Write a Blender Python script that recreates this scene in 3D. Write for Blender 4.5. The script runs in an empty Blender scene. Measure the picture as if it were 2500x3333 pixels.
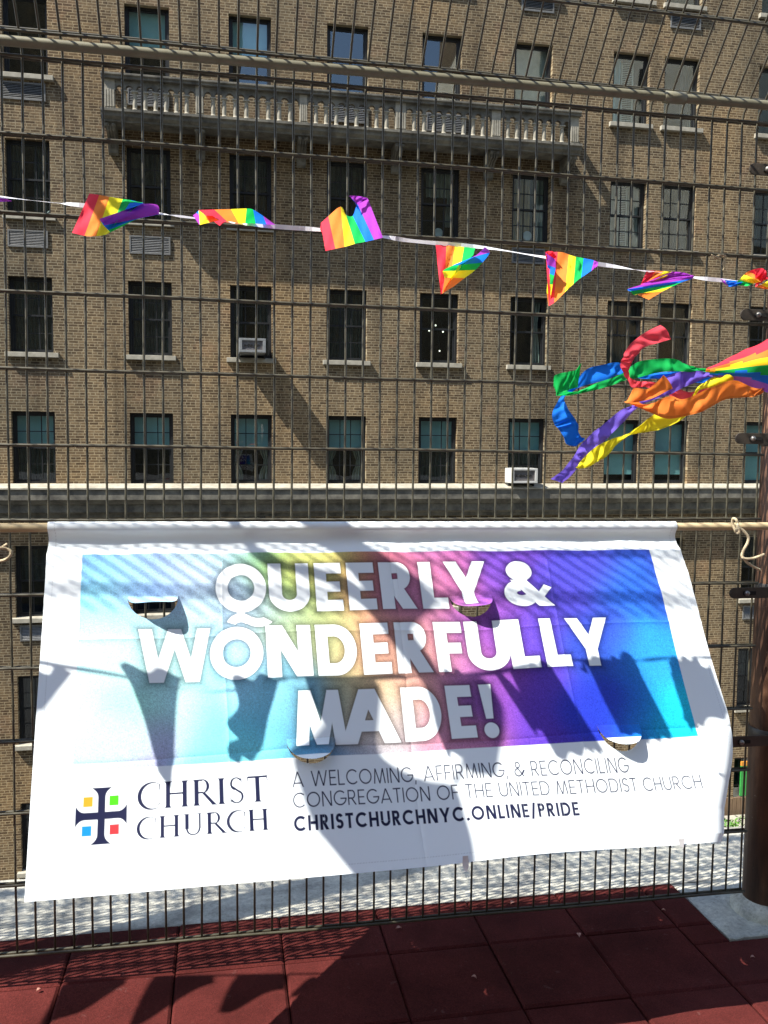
import bpy, bmesh, math, random
import numpy as np
from mathutils import Vector, Matrix

random.seed(7)
rng = np.random.default_rng(7)
C = bpy.context.scene.collection
SC = bpy.context.scene

# ------------------------------------------------------------------ camera, sky, sun, exposure
W0, H0, F0 = 2500.0, 3333.0, 2800.0                 # photograph size and focal length in its pixels
CAM = np.array([0.56498599, -2.43077007, 1.39864177])
RX = np.array([0.98331378, -0.18146509, 0.01282347])
UP = np.array([7.98520037e-05, 7.09210990e-02, 9.97481925e-01])
FW = np.array([0.1819176, 0.98083669, -0.06975218])
cd = bpy.data.cameras.new('camera')
cd.sensor_fit = 'HORIZONTAL'; cd.sensor_width = 36.0; cd.lens = 36.0 * F0 / W0
cd.clip_start = 0.02; cd.clip_end = 600
cam = bpy.data.objects.new('camera', cd); C.objects.link(cam)
cam.matrix_world = Matrix(((RX[0], UP[0], -FW[0], CAM[0]), (RX[1], UP[1], -FW[1], CAM[1]),
                           (RX[2], UP[2], -FW[2], CAM[2]), (0, 0, 0, 1)))
SC.camera = cam

SUN = np.array([-0.715, -0.232, 1.0]); SUN /= np.linalg.norm(SUN)      # towards the sun
sun_el = math.asin(SUN[2]); sun_az = math.atan2(SUN[0], SUN[1])
world = bpy.data.worlds.new('World'); SC.world = world; world.use_nodes = True
nt = world.node_tree; nt.nodes.clear()
wo = nt.nodes.new('ShaderNodeOutputWorld'); bg = nt.nodes.new('ShaderNodeBackground')
sky = nt.nodes.new('ShaderNodeTexSky'); sky.sky_type = 'NISHITA'; sky.sun_disc = False
sky.sun_elevation = sun_el; sky.sun_rotation = sun_az
sky.air_density = 1.0; sky.dust_density = 0.5; sky.ozone_density = 1.0
bg.inputs['Strength'].default_value = 0.14
nt.links.new(sky.outputs[0], bg.inputs[0]); nt.links.new(bg.outputs[0], wo.inputs[0])
sd = bpy.data.lights.new('sun', 'SUN'); sd.energy = 5.0; sd.angle = math.radians(0.36); sd.color = (1.0, 0.95, 0.87)
so = bpy.data.objects.new('sun', sd); C.objects.link(so)
so.rotation_euler = Vector(SUN).to_track_quat('Z', 'Y').to_euler(); so.location = (-8, -3, 14)
SC.view_settings.view_transform = 'Standard'; SC.view_settings.look = 'None'
SC.view_settings.exposure = 1.25; SC.view_settings.gamma = 1.0
SC.cycles.max_bounces = 6; SC.cycles.transparent_max_bounces = 12

# ------------------------------------------------------------------ helpers
def ray(x, y):
    return RX * (x - W0 / 2) / F0 + UP * (H0 / 2 - y) / F0 + FW
def at_y(x, y, Y):                                   # point of the plane y = Y seen at a place of the photograph
    d = ray(x, y); return CAM + d * ((Y - CAM[1]) / d[1])
def at_z(x, y, Z):
    d = ray(x, y); return CAM + d * ((Z - CAM[2]) / d[2])

class MB:
    def __init__(s): s.v = []; s.f = []; s.m = []; s.mi = 0
    def quad(s, a, b, c, d):
        n = len(s.v); s.v += [tuple(a), tuple(b), tuple(c), tuple(d)]; s.f.append((n, n+1, n+2, n+3)); s.m.append(s.mi)
    def poly(s, pts):
        n = len(s.v); s.v += [tuple(p) for p in pts]; s.f.append(tuple(range(n, n+len(pts)))); s.m.append(s.mi)
    def box(s, x0, x1, y0, y1, z0, z1):
        n = len(s.v)
        s.v += [(x0,y0,z0),(x1,y0,z0),(x1,y1,z0),(x0,y1,z0),(x0,y0,z1),(x1,y0,z1),(x1,y1,z1),(x0,y1,z1)]
        for f in ((0,3,2,1),(4,5,6,7),(0,1,5,4),(1,2,6,5),(2,3,7,6),(3,0,4,7)):
            s.f.append(tuple(n+i for i in f)); s.m.append(s.mi)
    def extrude_x(s, prof, x0, x1):                  # profile of (y,z) swept along x
        n = len(s.v); k = len(prof)
        s.v += [(x0, y, z) for y, z in prof] + [(x1, y, z) for y, z in prof]
        s.f.append(tuple(n+i for i in range(k))); s.f.append(tuple(n+k+i for i in reversed(range(k)))); s.m += [s.mi]*2
        for i in range(k):
            j = (i+1) % k
            s.f.append((n+i, n+k+i, n+k+j, n+j)); s.m.append(s.mi)
    def extrude_y(s, prof, y0, y1):                  # outline of (x,z) swept along y
        n = len(s.v); k = len(prof)
        s.v += [(x, y0, z) for x, z in prof] + [(x, y1, z) for x, z in prof]
        s.f.append(tuple(n+i for i in range(k))); s.f.append(tuple(n+k+i for i in reversed(range(k)))); s.m += [s.mi]*2
        for i in range(k):
            j = (i+1) % k
            s.f.append((n+i, n+k+i, n+k+j, n+j)); s.m.append(s.mi)
    def lathe(s, prof, cx, cy, seg=12):              # profile of (r,z) turned about a vertical axis
        n = len(s.v)
        for r, z in prof:
            for i in range(seg):
                a = 2*math.pi*i/seg; s.v.append((cx+r*math.cos(a), cy+r*math.sin(a), z))
        for j in range(len(prof)-1):
            for i in range(seg):
                k = (i+1) % seg
                s.f.append((n+j*seg+i, n+j*seg+k, n+(j+1)*seg+k, n+(j+1)*seg+i)); s.m.append(s.mi)
    def tube(s, pts, r, seg=8, cap=True):
        pts = [Vector(p) for p in pts]; n0 = len(s.v); N = len(pts)
        rr = r if hasattr(r, '__len__') else [r]*N
        t0 = (pts[1]-pts[0]).normalized()
        ref = Vector((0,0,1)) if abs(t0.z) < .9 else Vector((1,0,0))
        u = t0.cross(ref).normalized()
        for i, p in enumerate(pts):
            t = (pts[min(i+1,N-1)]-pts[max(i-1,0)]).normalized()
            u = (u - t*u.dot(t)).normalized(); w = t.cross(u)
            for k in range(seg):
                a = 2*math.pi*k/seg; s.v.append(tuple(p + (u*math.cos(a)+w*math.sin(a))*rr[i]))
        for i in range(N-1):
            for k in range(seg):
                l = (k+1) % seg
                s.f.append((n0+i*seg+k, n0+i*seg+l, n0+(i+1)*seg+l, n0+(i+1)*seg+k)); s.m.append(s.mi)
        if cap:
            s.f.append(tuple(n0+k for k in reversed(range(seg)))); s.f.append(tuple(n0+(N-1)*seg+k for k in range(seg))); s.m += [s.mi]*2
    def ball(s, c, r, seg=10, rings=6):
        n = len(s.v); s.v.append((c[0],c[1],c[2]-r))
        for j in range(1, rings):
            a = -math.pi/2 + math.pi*j/rings
            for i in range(seg):
                b = 2*math.pi*i/seg
                s.v.append((c[0]+r*math.cos(a)*math.cos(b), c[1]+r*math.cos(a)*math.sin(b), c[2]+r*math.sin(a)))
        s.v.append((c[0],c[1],c[2]+r)); top = len(s.v)-1
        for i in range(seg):
            k = (i+1) % seg
            s.f.append((n, n+1+k, n+1+i)); s.m.append(s.mi)
            for j in range(rings-2):
                s.f.append((n+1+j*seg+i, n+1+j*seg+k, n+1+(j+1)*seg+k, n+1+(j+1)*seg+i)); s.m.append(s.mi)
            s.f.append((n+1+(rings-2)*seg+i, n+1+(rings-2)*seg+k, top)); s.m.append(s.mi)
    def mesh(s, name, mats, smooth=False, bevel=0):
        me = bpy.data.meshes.new(name); me.from_pydata(s.v, [], s.f)
        for m in (mats if isinstance(mats, (list, tuple)) else [mats]): me.materials.append(m)
        if max(s.m, default=0) > 0: me.polygons.foreach_set('material_index', s.m)
        if smooth: me.polygons.foreach_set('use_smooth', [True]*len(me.polygons))
        if bevel:
            bm = bmesh.new(); bm.from_mesh(me)
            bmesh.ops.recalc_face_normals(bm, faces=bm.faces)
            ed = [e for e in bm.edges if len(e.link_faces) == 2 and e.calc_face_angle(0) > .6]
            bmesh.ops.bevel(bm, geom=ed, offset=bevel, segments=2, affect='EDGES', profile=.6)
            bm.to_mesh(me); bm.free()
        me.update(); return me
    def build(s, name, mats, parent=None, smooth=False, bevel=0):
        return link(name, s.mesh(name, mats, smooth, bevel), parent)

def link(name, me, parent=None, loc=None):
    o = bpy.data.objects.new(name, me); C.objects.link(o)
    if parent is not None: o.parent = parent
    if loc is not None: o.location = loc
    return o
def tag(o, label=None, cat=None, group=None, kind=None):
    if label: o['label'] = label
    if cat: o['category'] = cat
    if group: o['group'] = group
    if kind: o['kind'] = kind
    return o
def thing(name, label, cat, loc=(0,0,0), group=None):
    o = link(name, None, None, loc); return tag(o, label, cat, group)
def local(mb, loc):                                  # express world coordinates in the frame of an Empty at loc
    mb.v = [(x-loc[0], y-loc[1], z-loc[2]) for x, y, z in mb.v]; return mb

# ------------------------------------------------------------------ materials
def srgb(r, g, b):
    f = lambda c: c/12.92 if c <= .04045 else ((c+.055)/1.055)**2.4
    return tuple(f(c/255.0) for c in (r, g, b))
class N:
    def __init__(s, name):
        s.m = bpy.data.materials.new(name); s.m.use_nodes = True; s.t = s.m.node_tree; s.t.nodes.clear()
        s.out = s.t.nodes.new('ShaderNodeOutputMaterial')
    def n(s, typ, **kw):
        x = s.t.nodes.new(typ)
        for k, v in kw.items():
            if k in x.inputs: x.inputs[k].default_value = v
            else: setattr(x, k, v)
        return x
    def l(s, a, b): s.t.links.new(a, b)
    def coords(s, scale=1.0, obj=True):
        tc = s.n('ShaderNodeTexCoord'); mp = s.n('ShaderNodeMapping')
        mp.inputs['Scale'].default_value = (scale,)*3 if not hasattr(scale, '__len__') else scale
        s.l(tc.outputs['Object' if obj else 'Generated'], mp.inputs[0]); return mp.outputs[0]
    def ramp(s, fac, stops):
        r = s.n('ShaderNodeValToRGB'); cr = r.color_ramp
        while len(cr.elements) < len(stops): cr.elements.new(.5)
        for e, (p, c) in zip(cr.elements, stops): e.position = p; e.color = (*c, 1)
        s.l(fac, r.inputs[0]); return r.outputs[0]
    def mix(s, fac, a, b, mode='MIX'):
        x = s.n('ShaderNodeMix', data_type='RGBA', blend_type=mode)
        for sock, v in ((x.inputs[0], fac), (x.inputs[6], a), (x.inputs[7], b)):
            if hasattr(v, 'is_linked'): s.l(v, sock)
            elif isinstance(v, (int, float)): sock.default_value = v
            else: sock.default_value = (*v, 1)
        return x.outputs[2]
    def bsdf(s, col, rough=.6, metal=0, spec=.4, bump=None, strength=.3, dist=.01, **kw):
        b = s.n('ShaderNodeBsdfPrincipled')
        if hasattr(col, 'is_linked'): s.l(col, b.inputs['Base Color'])
        else: b.inputs['Base Color'].default_value = (*col, 1)
        if hasattr(rough, 'is_linked'): s.l(rough, b.inputs['Roughness'])
        else: b.inputs['Roughness'].default_value = rough
        b.inputs['Metallic'].default_value = metal; b.inputs['Specular IOR Level'].default_value = spec
        for k, v in kw.items(): b.inputs[k].default_value = v
        if bump is not None:
            bp = s.n('ShaderNodeBump', Strength=strength, Distance=dist); s.l(bump, bp.inputs['Height']); s.l(bp.outputs[0], b.inputs['Normal'])
        s.l(b.outputs[0], s.out.inputs[0]); return b

def m_noisy(name, c1, c2, scale=8, rough=.6, metal=0, spec=.4, bump=.2, dist=.004, detail=6):
    c1 = tuple(c*.85 for c in c1); c2 = tuple(c*.85 for c in c2)
    k = N(name); co = k.coords(scale); no = k.n('ShaderNodeTexNoise', Scale=1.0, Detail=detail, Roughness=.65); k.l(co, no.inputs[0])
    col = k.ramp(no.outputs[0], [(.32, c1), (.68, c2)])
    k.bsdf(col, rough, metal, spec, no.outputs[0], bump, dist); return k.m

def m_brick(name, scale=1.0, dim=1.0):
    k = N(name)
    tc = k.n('ShaderNodeTexCoord'); mp = k.n('ShaderNodeMapping'); mp.inputs['Rotation'].default_value = (math.radians(90), 0, 0)
    k.l(tc.outputs['Object'], mp.inputs[0])
    mp.inputs['Rotation'].default_value = (math.radians(-90), 0, 0)
    wob = k.n('ShaderNodeTexNoise', Scale=2.2, Detail=2.0); k.l(mp.outputs[0], wob.inputs[0])
    wm = k.n('ShaderNodeVectorMath', operation='MULTIPLY_ADD')
    k.l(wob.outputs['Color'], wm.inputs[0]); wm.inputs[1].default_value = (.016, .010, 0); k.l(mp.outputs[0], wm.inputs[2])
    def bt(c1, c2, cm, sq, fr, bias):
        b = k.n('ShaderNodeTexBrick', offset=.5, offset_frequency=2, squash=sq, squash_frequency=fr)
        b.inputs['Scale'].default_value = 1.0; b.inputs['Brick Width'].default_value = .215; b.inputs['Row Height'].default_value = .0635
        b.inputs['Mortar Size'].default_value = .0078; b.inputs['Mortar Smooth'].default_value = .15; b.inputs['Bias'].default_value = bias
        b.inputs['Color1'].default_value = (*c1, 1); b.inputs['Color2'].default_value = (*c2, 1); b.inputs['Mortar'].default_value = (*cm, 1)
        k.l(wm.outputs[0], b.inputs[0]); return b
    a = bt((.172,.122,.068), (.060,.038,.0205), (.29,.238,.152), .55, 3, -.12)
    big = k.n('ShaderNodeTexNoise', Scale=.35, Detail=5.0); k.l(mp.outputs[0], big.inputs[0])
    sm = k.n('ShaderNodeTexNoise', Scale=11.0, Detail=4.0); k.l(mp.outputs[0], sm.inputs[0])
    tint = k.ramp(big.outputs[0], [(.3, (.70,.75,.80)), (.52, (1,1,1)), (.72, (1.2,1.1,.96))])
    col = k.mix(1.0, a.outputs['Color'], tint, 'MULTIPLY')
    gr = k.ramp(sm.outputs[0], [(.3, (.72,.72,.72)), (.7, (1.15,1.15,1.12))])
    col = k.mix(.8, col, gr, 'MULTIPLY')
    sx = k.n('ShaderNodeMapping'); sx.inputs['Scale'].default_value = (1.7, .16, 1); k.l(mp.outputs[0], sx.inputs[0])
    st = k.n('ShaderNodeTexNoise', Scale=1.0, Detail=6.0, Roughness=.62); k.l(sx.outputs[0], st.inputs[0])
    col = k.mix(.75, col, k.ramp(st.outputs[0], [(.32, (.48,.46,.44)), (.48, (1,1,1)), (.68, (1.28,1.25,1.2))]), 'MULTIPLY')
    pb = k.n('ShaderNodeTexNoise', Scale=1.15, Detail=3.0, Roughness=.5); k.l(mp.outputs[0], pb.inputs[0])
    col = k.mix(k.ramp(pb.outputs[0], [(.60, (0,0,0)), (.66, (.55,.55,.55))]), col, k.mix(1.0, col, (1.12,1.0,1.02), 'MULTIPLY'))
    bpn = k.n('ShaderNodeMath', operation='MULTIPLY_ADD'); k.l(a.outputs['Fac'], bpn.inputs[0]); bpn.inputs[1].default_value = -1.0
    k.l(sm.outputs[0], bpn.inputs[2])
    k.bsdf(col, .85, 0, .25, bpn.outputs[0], .55, .008); return k.m

M = {}
M['brick'] = m_brick('tan_brick')
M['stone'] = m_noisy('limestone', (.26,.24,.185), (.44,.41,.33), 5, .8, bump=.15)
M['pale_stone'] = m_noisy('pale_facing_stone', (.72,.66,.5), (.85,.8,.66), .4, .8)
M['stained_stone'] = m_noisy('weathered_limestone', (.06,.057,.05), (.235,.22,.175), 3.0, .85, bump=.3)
M['black_frame'] = m_noisy('black_window_paint', (.012,.014,.015), (.028,.03,.032), 20, .45)
M['white_frame'] = m_noisy('white_window_paint', (.55,.58,.58), (.7,.72,.7), 20, .5)
M['grille'] = m_noisy('aluminium_louvre', (.17,.17,.16), (.26,.26,.25), 20, .45, .3)
M['dark'] = m_noisy('dark_room', (.006,.006,.006), (.014,.013,.012), 2, .9)
M['wire'] = m_noisy('brown_fence_paint', (.050,.045,.029), (.088,.080,.052), 30, .42, .0, .5, .05)
M['pipe'] = m_noisy('brown_pipe_paint', (.165,.155,.105), (.235,.222,.152), 14, .45, .0, .5, .1)
M['bracket'] = m_noisy('dark_bracket_paint', (.05,.043,.034), (.085,.07,.055), 30, .5, .2)
M['bolt'] = m_noisy('zinc_bolt', (.25,.24,.22), (.38,.36,.33), 60, .4, .7)
M['bamboo'] = m_noisy('wooden_pole', (.47,.36,.19), (.62,.5,.3), (3,60,60), .55, bump=.1)
M['twine'] = m_noisy('sisal_twine', (.5,.4,.24), (.68,.57,.38), 250, .85, bump=.6)
M['concrete'] = None
M['shade'] = m_noisy('roller_shade', (.30,.55,.56), (.40,.66,.67), 1.5, .8)
M['curtain'] = m_noisy('cream_curtain', (.30,.30,.25), (.44,.44,.37), 6, .9)
M['dim_curtain'] = m_noisy('grey_green_curtain', (.022,.032,.031), (.06,.075,.07), 6, .9)
M['shutter'] = m_noisy('white_shutter', (.6,.6,.5), (.75,.75,.64), 3, .6)
M['amber'] = m_noisy('amber_curtain', (.45,.27,.09), (.6,.38,.16), 4, .8)
M['ac'] = m_noisy('grey_appliance_casing', (.20,.21,.21), (.30,.31,.31), 9, .5)
M['ac_white'] = m_noisy('white_appliance_casing', (.5,.5,.47), (.62,.62,.58), 9, .5)
M['ac_fin'] = m_noisy('appliance_fins', (.22,.2,.2), (.4,.38,.38), 40, .5, .4)
M['torn'] = m_noisy('torn_filter', (.006,.006,.006), (.02,.02,.02), 40, .9)
M['green_sign'] = m_noisy('green_sign_paint', (.02,.22,.04), (.04,.32,.06), 6, .5)
M['orange_sign'] = m_noisy('orange_sign_paint', (.55,.2,.02), (.65,.28,.04), 6, .5)
M['wood'] = m_noisy('weathered_board', (.16,.10,.06), (.28,.19,.11), (40,3,3), .7)
M['tie'] = m_noisy('white_tie', (.7,.7,.7), (.8,.8,.8), 30, .4)
M['asphalt'] = m_noisy('asphalt', (.04,.04,.042), (.065,.065,.065), 3, .9)
M['leaf_litter'] = m_noisy('dry_petal', (.42,.2,.15), (.6,.33,.25), 60, .7)

k = N('rust_post_paint'); co = k.coords((5,5,1.4)); no = k.n('ShaderNodeTexNoise', Scale=1.0, Detail=8.0, Roughness=.7); k.l(co, no.inputs[0])
col = k.ramp(no.outputs[0], [(.3, (.032,.016,.010)), (.5, (.082,.040,.023)), (.66, (.19,.10,.055))])
cs = k.coords((26,26,2.2)); ns = k.n('ShaderNodeTexNoise', Scale=1.0, Detail=7.0, Roughness=.7); k.l(cs, ns.inputs[0])
col = k.mix(.8, col, k.ramp(ns.outputs[0], [(.36, (.45,.42,.40)), (.5, (1,1,1)), (.64, (1.45,1.35,1.2))]), 'MULTIPLY')
nc = k.n('ShaderNodeTexNoise', Scale=19.0, Detail=6.0, Roughness=.8); k.l(k.coords(1.0), nc.inputs[0])
col = k.mix(k.ramp(nc.outputs[0], [(.63, (0,0,0)), (.655, (1,1,1))]), col, (.17,.13,.10))
k.bsdf(col, .55, 0, .4, nc.outputs[0], .3, .004); M['post'] = k.m

k = N('rough_concrete'); co = k.coords(1.0)
n1 = k.n('ShaderNodeTexNoise', Scale=7.0, Detail=9.0, Roughness=.75); k.l(co, n1.inputs[0])
n2 = k.n('ShaderNodeTexNoise', Scale=70.0, Detail=4.0, Roughness=.8); k.l(co, n2.inputs[0])
vo = k.n('ShaderNodeTexVoronoi', Scale=26.0); k.l(co, vo.inputs[0])
col = k.ramp(n1.outputs[0], [(.3, (.30,.29,.26)), (.5, (.50,.485,.41)), (.7, (.62,.60,.50))])
col = k.mix(.7, col, k.ramp(n2.outputs[0], [(.3, (.55,.55,.55)), (.6, (1.1,1.1,1.1))]), 'MULTIPLY')
col = k.mix(.5, col, k.ramp(vo.outputs['Distance'], [(.03, (.35,.33,.3)), (.14, (1,1,1))]), 'MULTIPLY')
n6 = k.n('ShaderNodeTexNoise', Scale=2.6, Detail=8.0, Roughness=.75, Distortion=.8); k.l(co, n6.inputs[0])
col = k.mix(.85, col, k.ramp(n6.outputs[0], [(.36, (.50,.50,.50)), (.5, (.95,.95,.95)), (.62, (1.12,1.12,1.1))]), 'MULTIPLY')
k.bsdf(col, .9, 0, .2, n2.outputs[0], .5, .006); M['concrete'] = k.m

k = N('red_rubber'); co = k.coords(1.0)
n1 = k.n('ShaderNodeTexNoise', Scale=5.0, Detail=6.0); k.l(co, n1.inputs[0])
n2 = k.n('ShaderNodeTexNoise', Scale=330.0, Detail=2.0, Roughness=.7); k.l(co, n2.inputs[0])
n3 = k.n('ShaderNodeTexVoronoi', Scale=210.0); k.l(co, n3.inputs[0])
col = k.ramp(n1.outputs[0], [(.3, (.055,.0095,.008)), (.7, (.088,.0165,.0138))])
col = k.mix(.75, col, k.ramp(n2.outputs[0], [(.3, (.55,.55,.55)), (.55, (1,1,1)), (.74, (1.7,1.75,1.75))]), 'MULTIPLY')
col = k.mix(.5, col, k.ramp(n3.outputs['Color'], [(.0, (.6,.6,.6)), (.9, (1.15,1.15,1.15))]), 'MULTIPLY')
n4 = k.n('ShaderNodeTexNoise', Scale=1.6, Detail=8.0, Roughness=.7, Distortion=.6); k.l(co, n4.inputs[0])
col = k.mix(.8, col, k.ramp(n4.outputs[0], [(.36, (.62,.60,.60)), (.5, (1,1,1)), (.66, (1.28,1.32,1.32))]), 'MULTIPLY')
n5 = k.n('ShaderNodeTexNoise', Scale=24.0, Detail=5.0, Roughness=.75); k.l(co, n5.inputs[0])
col = k.mix(k.ramp(n5.outputs[0], [(.63, (0,0,0)), (.70, (.35,.35,.35))]), col, (.16,.085,.075))
k.bsdf(col, .92, 0, .12, n2.outputs[0], .6, .003); M['rubber'] = k.m

k = N('window_glass')
g = k.n('ShaderNodeBsdfGlossy', Roughness=.015); g.inputs['Color'].default_value = (.95,1,1,1)
t = k.n('ShaderNodeBsdfTransparent'); t.inputs['Color'].default_value = (.72,.84,.84,1)
lw = k.n('ShaderNodeLayerWeight', Blend=.5); pw = k.n('ShaderNodeMath', operation='POWER'); k.l(lw.outputs['Facing'], pw.inputs[0]); pw.inputs[1].default_value = 4.0
fr = k.n('ShaderNodeMath', operation='MULTIPLY_ADD'); k.l(pw.outputs[0], fr.inputs[0]); fr.inputs[1].default_value = .7; fr.inputs[2].default_value = .12; ms = k.n('ShaderNodeMixShader')
co = k.coords(1.2); no = k.n('ShaderNodeTexNoise', Scale=1.0, Detail=1.0); k.l(co, no.inputs[0])
bp = k.n('ShaderNodeBump', Strength=.12, Distance=.02); k.l(no.outputs[0], bp.inputs['Height']); k.l(bp.outputs[0], g.inputs['Normal'])
k.l(fr.outputs[0], ms.inputs[0]); k.l(t.outputs[0], ms.inputs[1]); k.l(g.outputs[0], ms.inputs[2]); k.l(ms.outputs[0], k.out.inputs[0]); M['glass'] = k.m

def m_cloth(name, attr=None, col=(.8,.8,.8), trans=.35, rough=.75):
    k = N(name)
    if attr:
        a = k.n('ShaderNodeAttribute', attribute_name=attr); c = a.outputs['Color']
    else:
        a = k.n('ShaderNodeRGB'); a.outputs[0].default_value = (*col, 1); c = a.outputs[0]
    b = k.n('ShaderNodeBsdfPrincipled'); b.inputs['Roughness'].default_value = rough; b.inputs['Specular IOR Level'].default_value = .2
    tl = k.n('ShaderNodeBsdfTranslucent'); ms = k.n('ShaderNodeMixShader'); ms.inputs[0].default_value = trans
    k.l(c, b.inputs['Base Color']); k.l(c, tl.inputs['Color']); k.l(b.outputs[0], ms.inputs[1]); k.l(tl.outputs[0], ms.inputs[2])
    k.l(ms.outputs[0], k.out.inputs[0]); return k.m
RB = {'r': (.86,.05,.085), 'o': (.94,.26,.045), 'y': (.95,.84,.03), 'g': (.01,.50,.10), 'b': (.012,.20,.86), 'p': (.40,.05,.50),
      'v': (.22,.14,.74), 'k': (.92,.09,.125)}
M['flag'] = m_cloth('rainbow_cloth', 'print', trans=.46)
M['banner'] = m_cloth('printed_vinyl', 'print', trans=.05, rough=.5)
M['ribbon'] = m_cloth('white_ribbon', None, (.78,.78,.82), .3)

# ------------------------------------------------------------------ setting: terrace floor, curb, street
FZ = -0.10                                           # terrace level (0 = bottom wire of the fence)
CURB0, CURB1 = 0.266, 0.66
def tile(bm, x0, x1, y0, y1, zt, tx, ty):
    ch = .007; zc = lambda x, y: zt + tx*(x-(x0+x1)/2) + ty*(y-(y0+y1)/2)
    lo = [(x0, y0), (x1, y0), (x1, y1), (x0, y1)]; hi = [(x0+ch, y0+ch), (x1-ch, y0+ch), (x1-ch, y1-ch), (x0+ch, y1-ch)]
    n = len(bm.v)
    bm.v += [(x, y, FZ-.03) for x, y in lo] + [(x, y, zc(x, y)-ch*.8) for x, y in lo] + [(x, y, zc(x, y)) for x, y in hi]
    bm.f.append((n+8, n+9, n+10, n+11)); bm.m.append(0)
    for i in range(4):
        j = (i+1) % 4
        bm.f.append((n+i, n+j, n+4+j, n+4+i)); bm.f.append((n+4+i, n+4+j, n+8+j, n+8+i)); bm.m += [0, 0]
bm = MB()
PADX, PADY = 2.108, -0.098
xs = [0.112 + .3125*i for i in range(-8, 12)]; ys = [0.263, 0.002] + [0.002 - .3085*i for i in range(1, 9)]
for i in range(len(xs)-1):
    for j in range(len(ys)-1):
        x0, x1, y1, y0 = xs[i], xs[i+1], ys[j], ys[j+1]
        g = .0018
        a = (random.uniform(-.0018, .0018), random.uniform(-.004, .004), random.uniform(-.004, .004))
        if x1 > PADX and y1 > PADY:
            if x0 < PADX - .02: tile(bm, x0+g, PADX, max(y0, PADY)+g, y1-g, FZ+a[0], a[1], a[2])
            if y0 < PADY - .02: tile(bm, x0+g, x1-g, y0+g, PADY-g, FZ+a[0], a[1], a[2])
        else: tile(bm, x0+g, x1-g, y0+g, y1-g, FZ+a[0], a[1], a[2])
tag(bm.build('rubber_tile_floor', M['rubber']), kind='structure')
b = MB(); b.box(-14, 16, -13.6, .262, FZ-.40, FZ-.034); tag(b.build('terrace_floor', M['asphalt']), kind='structure')

# concrete curb strip beyond the tiles, gently uneven
def rough_slab(name, x0, x1, y0, y1, z, amp, nx, ny, mat, depth=.5, kind='structure'):
    v = []; f = []
    ph = rng.uniform(0, 6, 8)
    for j in range(ny+1):
        for i in range(nx+1):
            x = x0+(x1-x0)*i/nx; y = y0+(y1-y0)*j/ny
            h = amp*(math.sin(x*7.3+ph[0])+math.sin(x*3.1+y*9+ph[1])+.7*math.sin(x*19+y*23+ph[2])+.5*math.sin(x*41-y*33+ph[3]))/3 + amp*.3*rng.normal()
            v.append((x, y, z+h))
    for j in range(ny):
        for i in range(nx):
            n = j*(nx+1)+i; f.append((n, n+1, n+nx+2, n+nx+1))
    n0 = len(v); rim = [i for i in range(nx+1)] + [j*(nx+1)+nx for j in range(1, ny+1)] + [ny*(nx+1)+i for i in range(nx-1, -1, -1)] + [j*(nx+1) for j in range(ny-1, 0, -1)]
    v += [(v[r][0], v[r][1], z-depth) for r in rim]; k = len(rim)
    for i in range(k):
        j = (i+1) % k; f.append((rim[j], rim[i], n0+i, n0+j))
    me = bpy.data.meshes.new(name); me.from_pydata(v, [], f); me.materials.append(mat)
    me.polygons.foreach_set('use_smooth', [len(p) == 4 and all(i < n0 for i in p) for p in f]); me.update()
    o = link(name, me); return tag(o, kind=kind)
rough_slab('concrete_curb', -5.0, 7.0, CURB0, CURB1, FZ-.008, .0016, 400, 14, M['concrete'], .9)
rough_slab('concrete_pad', PADX+.004, 3.6, PADY+.004, CURB0-.003, FZ-.004, .006, 60, 16, M['concrete'], .3)
b = MB(); b.box(-90, 90, -60, 120, -13.2, -12.6); tag(b.build('street', M['asphalt']), kind='structure')
b = MB(); b.box(8.5, 22, 13.2, 18.97, -12.59, -9.05); tag(b.build('lower_terrace', M['concrete']), kind='structure')

# ------------------------------------------------------------------ the apartment house across the street
BY = 19.0                                            # its brick face
TILT = -0.0059
bld = thing('apartment_building', 'tan brick apartment house with stone balcony and rows of dark sash windows behind the fence', 'building')
bld.rotation_euler = (0, TILT, 0)
COLS = [(-9.2,-8.2), (-6.72,-5.72), (-4.33,-3.36), (-1.66,-.65), (.72,1.72), (3.06,4.07), (5.42,6.43), (7.80,8.81), (10.46,11.47), (11.88,12.88), (14.6,15.6), (17.4,18.4), (20.0,21.0)]
ROWS = {0: (12.98,14.75), 1: (9.90,11.68), 2: (6.74,8.47), 3: (3.63,5.37), 4: (.57,2.26), 5: (-2.62,-.90), 6: (-5.70,-4.03), 7: (-8.84,-7.15), 8: (16.1,17.9)}
X0, X1, Z0, Z1 = -16.0, 27.0, -12.7, 30.0
REV = .24
holes = [(c[0], c[1], r[0], r[1]) for c in COLS for r in ROWS.values()]
SMALL = (.80, 1.56, -.62, .26)                       # little window under the cornice
holes.append(SMALL)
xb = sorted({X0, X1} | {h[0] for h in holes} | {h[1] for h in holes}); zb = sorted({Z0, Z1} | {h[2] for h in holes} | {h[3] for h in holes})
w = MB()
for i in range(len(xb)-1):
    for j in range(len(zb)-1):
        xc, zc = (xb[i]+xb[i+1])/2, (zb[j]+zb[j+1])/2
        if any(h[0] < xc < h[1] and h[2] < zc < h[3] for h in holes): continue
        w.quad((xb[i],BY,zb[j]), (xb[i+1],BY,zb[j]), (xb[i+1],BY,zb[j+1]), (xb[i],BY,zb[j+1]))
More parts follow.
